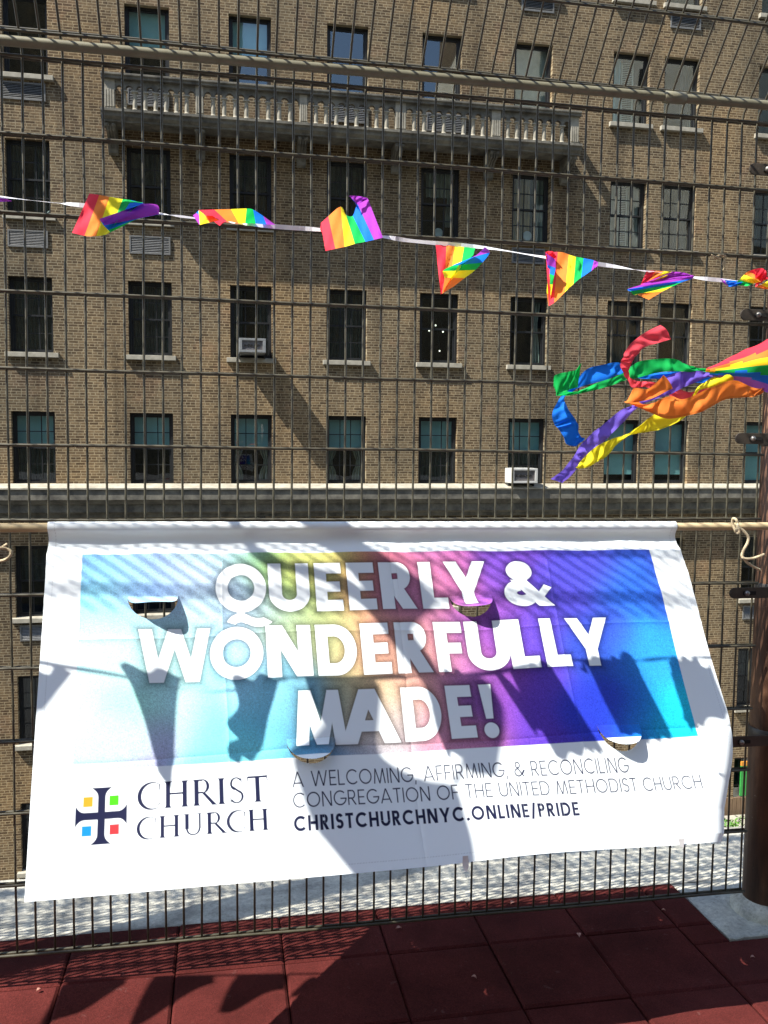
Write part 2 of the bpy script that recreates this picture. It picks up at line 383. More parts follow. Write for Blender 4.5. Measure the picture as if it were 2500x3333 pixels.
for x0, x1, z0, z1 in holes:
    y1 = BY+REV
    w.quad((x0,BY,z0),(x0,BY,z1),(x0,y1,z1),(x0,y1,z0)); w.quad((x1,BY,z1),(x1,BY,z0),(x1,y1,z0),(x1,y1,z1))
    w.quad((x0,BY,z1),(x1,BY,z1),(x1,y1,z1),(x0,y1,z1)); w.quad((x1,BY,z0),(x0,BY,z0),(x0,y1,z0),(x1,y1,z0))
w.quad((X0,BY,Z0),(X0,BY,Z1),(X0,BY+12,Z1),(X0,BY+12,Z0)); w.quad((X1,BY,Z0),(X1,BY+12,Z0),(X1,BY+12,Z1),(X1,BY,Z1)); w.quad((X0,BY,Z1),(X1,BY,Z1),(X1,BY+12,Z1),(X0,BY+12,Z1))
w.build('wall', M['brick'], bld)
iw = MB(); iw.box(X0+.1, X1-.1, BY+1.6, BY+1.7, Z0, Z1-.1)
for r in sorted(v[0] for v in ROWS.values()): iw.box(X0+.1, X1-.1, BY+REV+.12, BY+1.59, r-.75, r-.60)
for a in range(len(COLS)-1):
    xm = (COLS[a][1]+COLS[a+1][0])/2; iw.box(xm-.05, xm+.05, BY+REV+.12, BY+1.59, Z0+.1, Z1-.2)
iw.build('interior_wall', M['dark'], bld)

# sash windows: frame (window) with panes, shades, curtains and sills as its parts
WW = 1.004
def sash_mesh(h, style):
    b = MB(); y0 = .13; ft = .055
    # outer frame
    b.box(0, ft, y0, y0+.10, 0, h); b.box(WW-ft, WW, y0, y0+.10, 0, h)
    b.box(ft, WW-ft, y0, y0+.10, h-ft, h); b.box(ft, WW-ft, y0, y0+.10, 0, ft*.9)
    mid = h*.5
    for k, (za, zb_, yy) in enumerate(((mid-.02, h-ft, y0+.022), (ft*.9, mid+.02, y0+.058))):
        s = .042; xa, xz = ft, WW-ft
        b.box(xa, xa+s, yy, yy+.035, za, zb_); b.box(xz-s, xz, yy, yy+.035, za, zb_)
        b.box(xa+s, xz-s, yy, yy+.035, zb_-s, zb_); b.box(xa+s, xz-s, yy, yy+.035, za, za+s)
        if style == 'six' or (style == 'half' and k == 0) or style == 'eight':
            nx = 4 if style == 'eight' else 3
            gx0, gx1, gz0, gz1 = xa+s, xz-s, za+s, zb_-s; mw = .022
            for q in range(1, nx):
                xm = gx0+(gx1-gx0)*q/nx; b.box(xm-mw/2, xm+mw/2, yy+.004, yy+.031, gz0, gz1)
            zm = (gz0+gz1)/2
            cuts = [gx0]+[gx0+(gx1-gx0)*q/nx for q in range(1, nx)]+[gx1]
            for q in range(nx):
                b.box(cuts[q]+(mw/2 if q else 0), cuts[q+1]-(mw/2 if q < nx-1 else 0), yy+.006, yy+.029, zm-mw/2, zm+mw/2)
    return b.mesh('window', M['black_frame'])
def pane_mesh(h):
    b = MB(); mid = h*.5
    b.quad((.09,.17,mid+.02),(WW-.09,.17,mid+.02),(WW-.09,.17,h-.09),(.09,.17,h-.09))
    b.quad((.09,.206,.085),(WW-.09,.206,.085),(WW-.09,.206,mid-.02),(.09,.206,mid-.02))
    return b.mesh('pane', M['glass'])
def shade_mesh(h, z0f, z1f, mat, x0=.06, x1=WW-.06, y=.26):
    b = MB(); b.box(x0, x1, y, y+.006, h*z0f, h*z1f); b.box(x0, x1, y-.008, y+.012, h*z0f-.03, h*z0f)
    return b.mesh('shade', mat)
def curtain_mesh(h, x0, x1, z0f, z1f, mat, folds=5, taper=0., y=.30):
    b = MB(); nx = folds*8; nz = 6
    g = [[None]*(nx+1) for _ in range(nz+1)]
    for j in range(nz+1):
        t = j/nz
        for i in range(nx+1):
            s = i/nx; sq = 1 - taper*math.sin(math.pi*min(1, (1-t)*1.25))**2 if taper else 1
            xx = x0 + (x1-x0)*s*sq
            g[j][i] = (xx, y+.03*math.sin(s*folds*2*math.pi+.6*math.sin(t*3)), h*(z0f+(z1f-z0f)*t))
    for j in range(nz):
        for i in range(nx): b.quad(g[j][i], g[j][i+1], g[j+1][i+1], g[j+1][i])
    return b.mesh('curtain', mat, True)
def shutter_mesh(h, x0, x1, mat):
    b = MB(); y = .30
    b.box(x0, x0+.03, y, y+.03, h*.06, h*.94); b.box(x1-.03, x1, y, y+.03, h*.06, h*.94)
    z = h*.08
    while z < h*.92:
        b.poly([(x0+.03,y,z),(x1-.03,y,z),(x1-.03,y+.03,z+.03),(x0+.03,y+.03,z+.03)]); z += .045
    return b.mesh('shutter', mat)
def sill_mesh(mat, wd=.09, d=.10, th=.115):
    b = MB(); b.extrude_x([(BY-d, -th), (BY+.12, -th), (BY+.12, .012), (BY-d+.004, -.004)], -wd, WW+wd)
    b.v = [(x, y-BY, z) for x, y, z in b.v]
    return b.mesh('sill', mat, bevel=.008)
SILL = sill_mesh(M['stone']); SILLT = sill_mesh(M['stone'], .08, .07, .085)
cache = {}
def cached(key, fn):
    if key not in cache: cache[key] = fn()
    return cache[key]
def grille(x0, x1, z0, z1, d=.03, name='vent_grille', mat='grille', slats=11):
    b = MB(); y = BY-d; fr = .035
    b.box(x0, x1, y, BY-.002, z0, z0+fr); b.box(x0, x1, y, BY-.002, z1-fr, z1); b.box(x0, x0+fr, y, BY-.002, z0+fr, z1-fr); b.box(x1-fr, x1, y, BY-.002, z0+fr, z1-fr)
    for i in range(slats):
        z = z0+fr+(z1-z0-2*fr)*(i+.15)/slats; dz = (z1-z0-2*fr)/slats
        b.poly([(x0+fr,y+.004,z),(x1-fr,y+.004,z),(x1-fr,y+.020,z+dz*.62),(x0+fr,y+.020,z+dz*.62)])
    b.mi = 1; b.quad((x0+fr,BY-.004,z0+fr),(x1-fr,BY-.004,z0+fr),(x1-fr,BY-.004,z1-fr),(x0+fr,BY-.004,z1-fr))
    return b.build(name, [M[mat], M['dark']], bld)

wcol = [c[0] for c in COLS]
NONE = 9
for ri, (z0, z1) in ROWS.items():
    for ci, c in enumerate(COLS):
        if ci in (0, 11, 12) and ri not in (1, 2, 3, 4): pass
        if ri == 8 or (ri == 0 and ci > 10): style = 'one'
        h = z1-z0; k = ci-2                          # k = column counted as in the photograph (0 = leftmost seen)
        style = {0:'one', 1:'one', 2:'six', 3:'half' if k in (4,5,6,7) else 'six', 4:'six', 5:'six', 6:'six', 7:'six', 8:'one'}[ri]
        if ri == 3 and k in (4,5,7): style = 'one'
        if ri == 4 and k in (6,7,8): style = 'one'
        me = cached(('w', ri, style), lambda: sash_mesh(h, style))
        o = link('window', me, bld, (c[0], BY, z0))
        link('pane', cached(('p', ri), lambda: pane_mesh(h)), o)
        # what hangs behind the glass
        def sh(a, b_, m='shade', **kw): link('shade', cached(('s', ri, a, b_, m), lambda: shade_mesh(h, a, b_, M[m], **kw)), o)
        def cu(x0, x1, a, b_, m, f=5, tp=0.): link('curtain', cached(('c', ri, x0, x1, a, b_, m), lambda: curtain_mesh(h, x0, x1, a, b_, M[m], f, tp)), o)
        if ri == 4:
            if k in (6,7,8): sh(.16 if k < 8 else .04, .97)
            else: sh(.53 if k != 4 else .50, .97)
            if k in (0,): cu(.08, .92, .04, .5, 'dim_curtain', 9)
            if k in (2, 3): cu(.08, .30, .04, .5, 'curtain', 3, .5); cu(.92, .70, .04, .5, 'curtain', 3, .5)
            if k in (4, 5): cu(.08, .92, .04, .49, 'dim_curtain', 7)
        elif ri == 3:
            if k in (0, 1, 3, -1): cu(.08, .92, .04, .96, 'dim_curtain', 9)
            if k == 2: cu(.06, .30, .04, .96, 'dim_curtain', 3); cu(.70, .94, .04, .96, 'dim_curtain', 3)
            if k == 5: cu(.68, .92, .04, .96, 'curtain', 3, .3)
            if k == 6: cu(.08, .92, .04, .96, 'dim_curtain', 8); cu(.06, .26, .04, .96, 'curtain', 3)
            if k in (7, 8): cu(.62, .94, .04, .96, 'dim_curtain', 4)
        elif ri == 2:
            if k in (0, 7, 8): cu(.55, .94, .04, .96, 'dim_curtain', 5); cu(.06, .30, .04, .96, 'dim_curtain', 3)
            if k in (1, 2, 3): cu(.08, .92, .55, .97, 'dim_curtain', 6); cu(.86, .62, .04, .9, 'dim_curtain', 3, .3)
            if k == 4: cu(.20, .84, .62, .97, 'curtain', 6); cu(.86, .70, .20, .9, 'curtain', 3, .4)
            if k == 5: cu(.05, .58, .04, .97, 'amber', 6); cu(.72, .95, .04, .97, 'curtain', 2)
            if k == 6:
                link('shutter', cached('shut2', lambda: shutter_mesh(h, .36, .62, M['shutter'])), o)
                cu(.05, .34, .04, .97, 'curtain', 2); cu(.64, .95, .04, .97, 'curtain', 2)
        elif ri == 1:
            if k in (1, 2): sh(.42, .97)
            if k == 5: sh(.08, .97, 'curtain')
            if k == 6:
                link('shutter', cached('shut1', lambda: shutter_mesh(h, .36, .70, M['shutter'])), o); cu(.05, .34, .04, .97, 'shade', 2)
            if k == 7: cu(.62, .95, .04, .97, 'dim_curtain', 4)
        elif ri in (5, 6, 7):
            cu(.08, .92, .5, .97, 'dim_curtain', 6)
        # sills
        if ri in (3, 5, 6, 7, 0, 8) or (ri == 1 and k in (0, 6, 7, 8, 9, 10)): link('sill', SILL, o)
        elif ri == 2: link('sill', SILLT, o)
# through-wall conditioner grilles
for x0, x1, z0, z1 in ((-4.40,-3.42,9.33,9.72), (-4.31,-3.43,6.03,6.42), (-1.61,-.67,6.00,6.42), (-1.61,-.67,9.40,9.80), (3.15,4.07,9.38,9.82), (5.54,6.55,9.33,9.77), (7.81,8.69,6.21,6.60),
                       (7.95,8.81,12.44,12.76), (12.0,12.85,12.40,12.80), (-4.24,-3.42,-3.18,-2.80), (14.68,15.5,-3.2,-2.82)):
    g = grille(x0, x1, z0, z1, slats=9 if z1-z0 > .35 else 7)
# small barred window under the cornice
b = MB(); x0, x1, z0, z1 = SMALL
b.box(x0, x0+.05, BY+.1, BY+.16, z0, z1); b.box(x1-.05, x1, BY+.1, BY+.16, z0, z1); b.box(x0+.05, x1-.05, BY+.1, BY+.16, z1-.05, z1); b.box(x0+.05, x1-.05, BY+.1, BY+.16, z0, z0+.05)
for i in range(1, 5): b.box(x0+(x1-x0)*i/5-.012, x0+(x1-x0)*i/5+.012, BY+.04, BY+.064, z0, z1)
b.build('barred_window', M['black_frame'], bld)
# cornice over the lower storeys and the second ledge far below
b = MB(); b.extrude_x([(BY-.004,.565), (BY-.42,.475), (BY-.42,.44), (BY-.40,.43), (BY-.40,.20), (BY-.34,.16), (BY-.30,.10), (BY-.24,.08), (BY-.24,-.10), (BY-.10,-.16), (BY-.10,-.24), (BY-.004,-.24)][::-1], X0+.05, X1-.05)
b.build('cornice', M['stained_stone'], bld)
b = MB(); b.extrude_x([(BY-.004,.572), (BY-.43,.479), (BY-.43,.445), (BY-.421,.445), (BY-.421,.474), (BY-.004,.566)], X0+.04, X1-.04)
b.build('cornice_cap', M['stone'], bld)
b = MB(); b.extrude_x([(BY-.004,-9.02), (BY-.3,-9.07), (BY-.3,-9.32), (BY-.12,-9.45), (BY-.004,-9.45)][::-1], X0+.05, 8.45)
b.build('ledge', M['stone'], bld)
# brick soldier course under the lowest windows
# stone balcony
bal = None
b = MB(); BF = 18.24
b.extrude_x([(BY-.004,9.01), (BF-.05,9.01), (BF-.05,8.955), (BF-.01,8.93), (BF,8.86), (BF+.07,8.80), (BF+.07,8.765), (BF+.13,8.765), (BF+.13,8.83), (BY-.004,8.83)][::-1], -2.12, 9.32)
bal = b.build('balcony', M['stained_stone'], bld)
b = MB(); b.extrude_x([(BF+.30,9.80), (BF-.03,9.80), (BF-.03,9.755), (BF,9.73), (BF,9.685), (BF+.26,9.685), (BF+.26,9.73), (BF+.30,9.755)][::-1], -2.11, 9.30)
for xa, xz in ((-2.08,-1.86), (9.05,9.27)):           # return rails to the wall
    b.box(xa, xz, BF+.305, BY-.004, 9.69, 9.795)
b.build('top_rail', M['stained_stone'], bal, bevel=.008)
PIERS = [(-2.06,-1.80), (-.05,.15), (2.325,2.53), (4.61,4.89), (7.0,7.25), (9.03,9.27)]
NB = [7, 8, 8, 8, 7]
for xa, xz in PIERS:
    b = MB(); b.box(xa, xz, BF+.05, BF+.20, 9.012, 9.06); b.box(xa+.012, xz-.012, BF+.065, BF+.19, 9.06, 9.683)
    n = 4; wv = (xz-xa-.03)/n
    for i in range(n): b.box(xa+.015+wv*(i+.14), xa+.015+wv*(i+.86), BF+.042, BF+.064, 9.075, 9.46)
    b.build('pier', M['stone'], bal, bevel=.004)
bal_me = None
for bi in range(5):
    xa, xz = PIERS[bi][1], PIERS[bi+1][0]; n = NB[bi]; sp = (xz-xa)/(n+.62) ; xsb = [xa+sp*(i+.81) for i in range(n)]
    # arcaded band over the colonnettes
    edges = [xa-.012]+xsb+[xz+.012]; out = []
    for i in range(len(edges)-1):
        l, r = edges[i]+.038, edges[i+1]-.038
        if i == 0: l = edges[0]+.02
        if i == len(edges)-2: r = edges[-1]-.02
        cx, rad = (l+r)/2, (r-l)/2
        out += [(edges[i], 9.462), (l, 9.462)]
        rz = min(rad, .10)
        for q in range(1, 10):
            a = math.pi - math.pi*q/10; out.append((cx+rad*math.cos(a), 9.49+rz*math.sin(a)))
        out.append((r, 9.462))
    out += [(edges[-1], 9.462), (edges[-1], 9.683), (edges[0], 9.683)]
    b = MB(); b.extrude_y(out, BF+.075, BF+.175); b.build('arcade', M['stained_stone'], bal)
    if bal_me is None:
        b = MB(); b.box(-.068,.068,-.068,.068,0,.03)
        b.lathe([(.062,.03),(.064,.05),(.054,.065),(.048,.08),(.051,.20),(.046,.33),(.040,.36),(.048,.368),(.048,.376),(.044,.383),(.054,.41),(.064,.425)], 0, 0, 12)
        b.box(-.072,.072,-.068,.068,.425,.449)
        bal_me = b.mesh('baluster', M['stone'])
    for x in xsb: link('baluster', bal_me, bal, (x, BF+.125, 9.012))
for xa, xz in PIERS:                                 # scroll corbels
    cx = (xa+xz)/2; hw = .105
    prof = [(BY-.004,8.822), (BF+.14,8.822), (BF+.12,8.74), (BF+.20,8.64), (BF+.33,8.60), (BF+.47,8.52), (BF+.56,8.36), (BF+.60,8.24), (BF+.68,8.20), (BY-.004,8.26)]
    b = MB(); b.extrude_x(prof[::-1], cx-hw, cx+hw)
    for q in (-.06, 0, .06): b.extrude_x([(BF+.135,8.70), (BF+.19,8.60), (BF+.325,8.565), (BF+.46,8.48), (BF+.55,8.33), (BF+.60,8.35), (BF+.5,8.55), (BF+.34,8.63)][::-1], cx+q-.017, cx+q+.017)
    for q in (-.07, .07): b.ball((cx+q, BF+.15, 8.72), .055, 10, 6)
    b.build('corbel', M['stained_stone'], bal)

def bpt(p):                                          # building frame -> world
    return tuple(Matrix.Rotation(TILT, 3, 'Y') @ Vector(p))
# window air conditioners
def window_ac(x0, x1, z0, z1, y0, y1, case, label, torn):
    loc = bpt(((x0+x1)/2, BY, z0)); W = x1-x0; H = z1-z0
    t = thing('window_air_conditioner', label, 'air conditioner', loc, 'air conditioners in the windows'); t.rotation_euler = (0, TILT, 0)
    b = MB(); xa, xz = -W/2, W/2; fr = .055; ya, yz = y0-BY, y1-BY
    b.box(xa, xz, ya+.03, yz, 0, .03); b.box(xa, xz, ya+.03, yz, H-.03, H); b.box(xa, xa+.03, ya+.03, yz, .03, H-.03); b.box(xz-.03, xz, ya+.03, yz, .03, H-.03)
    b.box(xa, xz, ya, ya+.028, 0, fr); b.box(xa, xz, ya, ya+.028, H-fr, H); b.box(xa, xa+fr*1.3, ya, ya+.028, fr, H-fr); b.box(xz-fr*1.3, xz, ya, ya+.028, fr, H-fr)
    b.build('casing', M[case], t, bevel=.006)
    b = MB(); ix0, ix1 = xa+fr*1.3, xz-fr*1.3; n = 26
    b.box(ix0, ix1, ya+.06, ya+.07, fr, H-fr)
    for i in range(n):
        x = ix0+(ix1-ix0)*(i+.5)/n; b.box(x-.0055, x+.0055, ya+.03, ya+.058, fr, H-fr)
    b.build('fins', M['ac_fin'], t)
    b = MB(); pts = []
    for i in range(15): s = i/14; pts.append((ix0+.05+(ix1-ix0-.12)*s, H*.5+.018+.016*math.sin(i*2.1)+.012*math.sin(i*5.3)))
    for i in range(15): s = 1-i/14; pts.append((ix0+.05+(ix1-ix0-.12)*s, H*.5-.018+.014*math.sin(i*1.7)))
    b.extrude_y(pts, ya+.018, ya+.027); b.build('torn_filter', M['torn'], t)
    b = MB(); b.box(xa-.0, xa+.02, ya+.25, -.03, -.10, -.004); b.box(xz-.02, xz, ya+.25, -.03, -.10, -.004); b.build('bracket', M['black_frame'], t)
window_ac(.918, 1.545, 3.70, 4.03, 18.36, 19.12, 'ac', 'grey air conditioner jutting from an upper window and casting a long slanting shadow', True)
window_ac(7.73, 8.43, .60, .98, 18.47, 19.12, 'ac_white', 'white air conditioner on the ledge in a window of the lowest full row', True)
# pendant bulbs and round plates seen in the rooms
lampm = bpy.data.materials.new('lit_bulb'); lampm.use_nodes = True
e = lampm.node_tree.nodes['Principled BSDF']; e.inputs['Emission Color'].default_value = (1, .95, .75, 1); e.inputs['Emission Strength'].default_value = 1.1
loc = bpt((5.42, BY+.5, 3.63)); t = thing('chandelier', 'chandelier of small lit bulbs glowing in a dark upper window', 'lamp', loc)
b = MB()
for px, py in ((1418,1059), (1397,1076), (1442,1080), (1431,1142)):
    p = at_y(px, py, BY+.5); p = p-np.array(loc); 
    m = MB(); m.ball(tuple(p), .022, 10, 6); m.build('bulb', lampm, t); b.tube([tuple(p+np.array([0,0,.03])), tuple(np.array([p[0]*.6+.1, p[1], 1.62]))], .004, 5)
b.build('stem', M['black_frame'], t)
for (px, py, r), lab in zip((((1427,743,.125)), ((1716,752,.125)), ((205,679,.10)), ((163,680,.07))),
        ('white round plate standing in a dark window left of the amber curtains', 'white round plate standing before the amber curtains', 'larger white plate in the far left window', 'smaller white plate in the far left window')):
    p = at_y(px, py+16, BY+.25)
    b = MB(); prof = [(r,0),(r*.97,.012),(r*.7,.016),(r*.62,.008),(0.001,.008)]
    b.lathe(prof, 0, 0, 24); b.v = [(x, -z, y) for x, y, z in b.v]
    o = b.build('plate', M['ac_white'], None, True); o.location = tuple(p); tag(o, lab, 'plate', 'plates in the windows')

# bits of the garden level at the far right
p = at_y(2425, 2520, BY-.12)
b = MB(); b.box(-.12,.22,0,.05,-.62,.24); b.mi = 1; b.box(-.12,.22,-.004,.05,.242,.36)
o = b.build('hanging_sign', [M['green_sign'], M['orange_sign']]); o.location = tuple(p); tag(o, 'green sign with an orange top hanging low on the brick house beside the post', 'sign')
p = at_y(2390, 2692, 16.3)
b = MB(); b.box(-1.1,1.4,-.25,.45,-.9,0); b.box(-1.16,1.46,-.30,.50,.002,.07)
o = b.build('planter', M['stone']); o.location = (p[0], p[1], p[2]); tag(o, 'pale stone planter wall far below beside the post', 'planter')
b = MB()
for i in range(22): b.box(-1.1+.115*i, -1.0+.115*i, .7, .73, -.9, .42+.01*(i%3))
o = b.build('board_fence', M['wood']); o.location = (p[0], p[1], p[2]); tag(o, 'brown upright board fence behind the planter', 'fence')
lf = N('bright_leaf'); co = lf.coords(9); no = lf.n('ShaderNodeTexNoise', Scale=1.0); lf.l(co, no.inputs[0])
lf.bsdf(lf.ramp(no.outputs[0], [(.3,(.03,.10,.015)), (.7,(.10,.22,.03))]), .6)
q = at_y(2405, 2712, 15.6); rt = thing('shrub', 'sunlit green shrub far below between banner and post', 'plant', tuple(q))
b = MB()
for i in range(900):
    d = rng.normal(size=3); d /= np.linalg.norm(d); rr = rng.uniform(.3,1)**.5
    c = d*rr*np.array([.62,.45,.38])*(1+.25*math.sin(d[0]*5+d[2]*7)); u = rng.normal(size=3); u /= np.linalg.norm(u); v_ = np.cross(u, d); s = rng.uniform(.03,.07)
    b.quad(c-u*s, c+v_*s*.5, c+u*s, c-v_*s*.5)
b.build('foliage', lf.m, rt)
b = MB()
for i in range(5): b.tube([(0,0,-.9),(.1*math.cos(i*1.3),.1*math.sin(i*1.3),-.4),(.35*math.cos(i*1.3),.3*math.sin(i*1.3),.05)], [.03,.02,.01], 6)
b.build('stem', M['wood'], rt)

# the house behind the terrace, seen only in the window glass
b = MB(); b.box(2, 25, -52, -40, -12.6, 34); b.box(-62, 1.98, -52, -39.5, -12.6, 58)
nb = b.build('neighbouring_building', M['brick']); tag(nb, 'brick house standing behind the terrace, opposite the balconied house', 'building')

fp = [(25.05,-60), (25.05,-44), (44,-26), (62,-26), (62,-60)]
b = MB(); b.poly([(x,y,58) for x, y in fp])
for z0, z1, mi in ((-12.6, 19, 2), (19, 44, 0), (44, 58, 2)):
    b.mi = mi
    for i in range(5): (x0,y0),(x1,y1) = fp[i], fp[(i+1)%5]; b.quad((x1,y1,z0),(x0,y0,z0),(x0,y0,z1),(x1,y1,z1))
b.mi = 1
for r in range(16):                                  # its tall dark windows
    for q in range(5):
        s0, s1 = .08+.18*q, .14+.18*q; z = -10+3.9*r
        pt = lambda s_, o: (25.05+18.95*s_-.01*o*.7, -44+18*s_+.01*o*.7)
        a_, b_ = pt(s0, 6), pt(s1, 6); b.quad((b_[0],b_[1],z),(a_[0],a_[1],z),(a_[0],a_[1],z+2.5),(b_[0],b_[1],z+2.5))
tag(b.build('corner_building', [M['pale_stone'], M['dark'], M['brick']]), 'pale stone corner building outside the photo, mirrored in the window glass', 'building')

# ------------------------------------------------------------------ wire mesh fence with its leaning top
ANG = math.radians(42); BEND = 2.42; PITCH = .2007
LD = np.array([0, -math.sin(ANG), math.cos(ANG)])
LEAN = 1.135
def fence_panel(xl, n, label):
    t = thing('mesh_fence', label, 'fence', (xl, 0, 0), 'wire mesh fence panels')
    vm = []
    for q in range(4):                               # four slightly different bent wires
        b = MB(); pts = []
        for i in range(13): pts.append((.0009*math.sin(i*1.9+q), .0008*math.sin(i*1.1+2*q), 2.40*i/12))
        pts += [(0, -.001, BEND-.006), (0, -.006, BEND+.008)]
        for s in (.04, .2, .4, .6, .8, 1.0, LEAN): pts.append(tuple(np.array([0,0,BEND])+LD*s))
        b.tube(pts, .0032, 8); vm.append(b.mesh('vertical_wire', M['wire'], True))
    for i in range(n): link('vertical_wire', vm[i % 4], t, (i*.05, 0, 0))
    L = (n-1)*.05; hm = []
    for q in range(2):
        b = MB()
        for yy in (-.0075, .0075):
            b.tube([(-.012+(L+.024)*i/24, yy+.0006*math.sin(i+q), .0009*math.sin(i*.9+q*2)) for i in range(25)], .0042, 8)
        hm.append(b.mesh('horizontal_wire', M['wire'], True))
    for j in range(12): link('horizontal_wire', hm[j % 2], t, (0, 0, PITCH*j))
    link('horizontal_wire', hm[0], t, (0, 0, 2.403))
    for s in (.05, .25, .45, .65, .85, 1.05):
        p = np.array([0,0,BEND])+LD*s; o = link('horizontal_wire', hm[1], t, (0, p[1], p[2])); o.rotation_euler = (ANG, 0, 0)
    return t
fence_panel(-.30, 51, 'brown wire mesh fence panel that fills the view behind the banner')
fence_panel(-2.87, 51, 'brown wire mesh fence panel at the far left, beyond the edge of the photo')
def post(x, label, brackets):
    loc = (x, .05, FZ)
    t = thing('fence_post', label, 'post', loc, 'fence posts')
    b = MB(); b.tube([(0,0,-.02),(0,0,1.2),(0,0,2.65)], .070, 28); b.build('pole', M['post'], t, True)
    b = MB(); b.lathe([(.105,-.004),(.105,.02),(.078,.035),(.0702,.045)], 0, 0, 24); b.build('base_collar', M['concrete'], t, True)
    sg = -1
    for z, x0 in brackets:
        zz = z-FZ; xa, xz = x0-x, -.045
        b = MB(); y = -.05-.0205; hw = .017
        out = []
        for q in range(9): a = math.pi/2+math.pi*q/8; out.append((xa+hw+hw*math.cos(a), zz+hw*math.sin(a)))
        out += [(xz, zz-hw), (xz, zz+hw)]
        b.extrude_y(out, y-.004, y+.002)
        o = b.build('bracket', M['bracket'], t, bevel=.0012)
        b = MB(); b.box(xa+.045, xa+.088, y-.0062, y-.0042, zz-.0055, zz+.0055); b.build('slot', M['dark'], o)
        b = MB(); b.ball((xa+.056, y-.008, zz), .0085, 10, 6); b.build('bolt', M['bolt'], o, True)
        b = MB(); b.lathe([(.0715,zz-.02),(.0735,zz-.018),(.0735,zz+.018),(.0715,zz+.02)], 0, 0, 28); b.build('clamp', M['bracket'], t, True)
    return t
post(2.326, 'rusty brown round steel post at the right edge of the fence', [(2.262,2.115),(1.829,2.105),(1.454,2.105),(.974,2.107),(.50,2.11)])
post(-.335, 'rusty brown round steel post at the left, outside the photo', [])
# top rail pipe with a coupling
t = thing('rail_pipe', 'thick tan steel pipe running along the bend of the fence', 'pipe', (0, -.033, 2.4365))
sl = (2.4449-2.4263)/2.16
b = MB(); b.tube([(x, .0015*math.sin(x*2), -.0102+sl*x) for x in np.linspace(-3.2, 4.2, 38)], .0132, 20); b.build('pipe', M['pipe'], t, True)
xc = at_y(2195, 318, -.033)[0]
b = MB(); b.tube([(xc-.034,0,-.0102+sl*(xc-.034)),(xc-.032,0,-.0102+sl*(xc-.032)),(xc+.032,0,-.0102+sl*(xc+.032)),(xc+.034,0,-.0102+sl*(xc+.034))], [.0135,.0168,.0168,.0135], 20); b.build('coupling', M['pipe'], t, True)

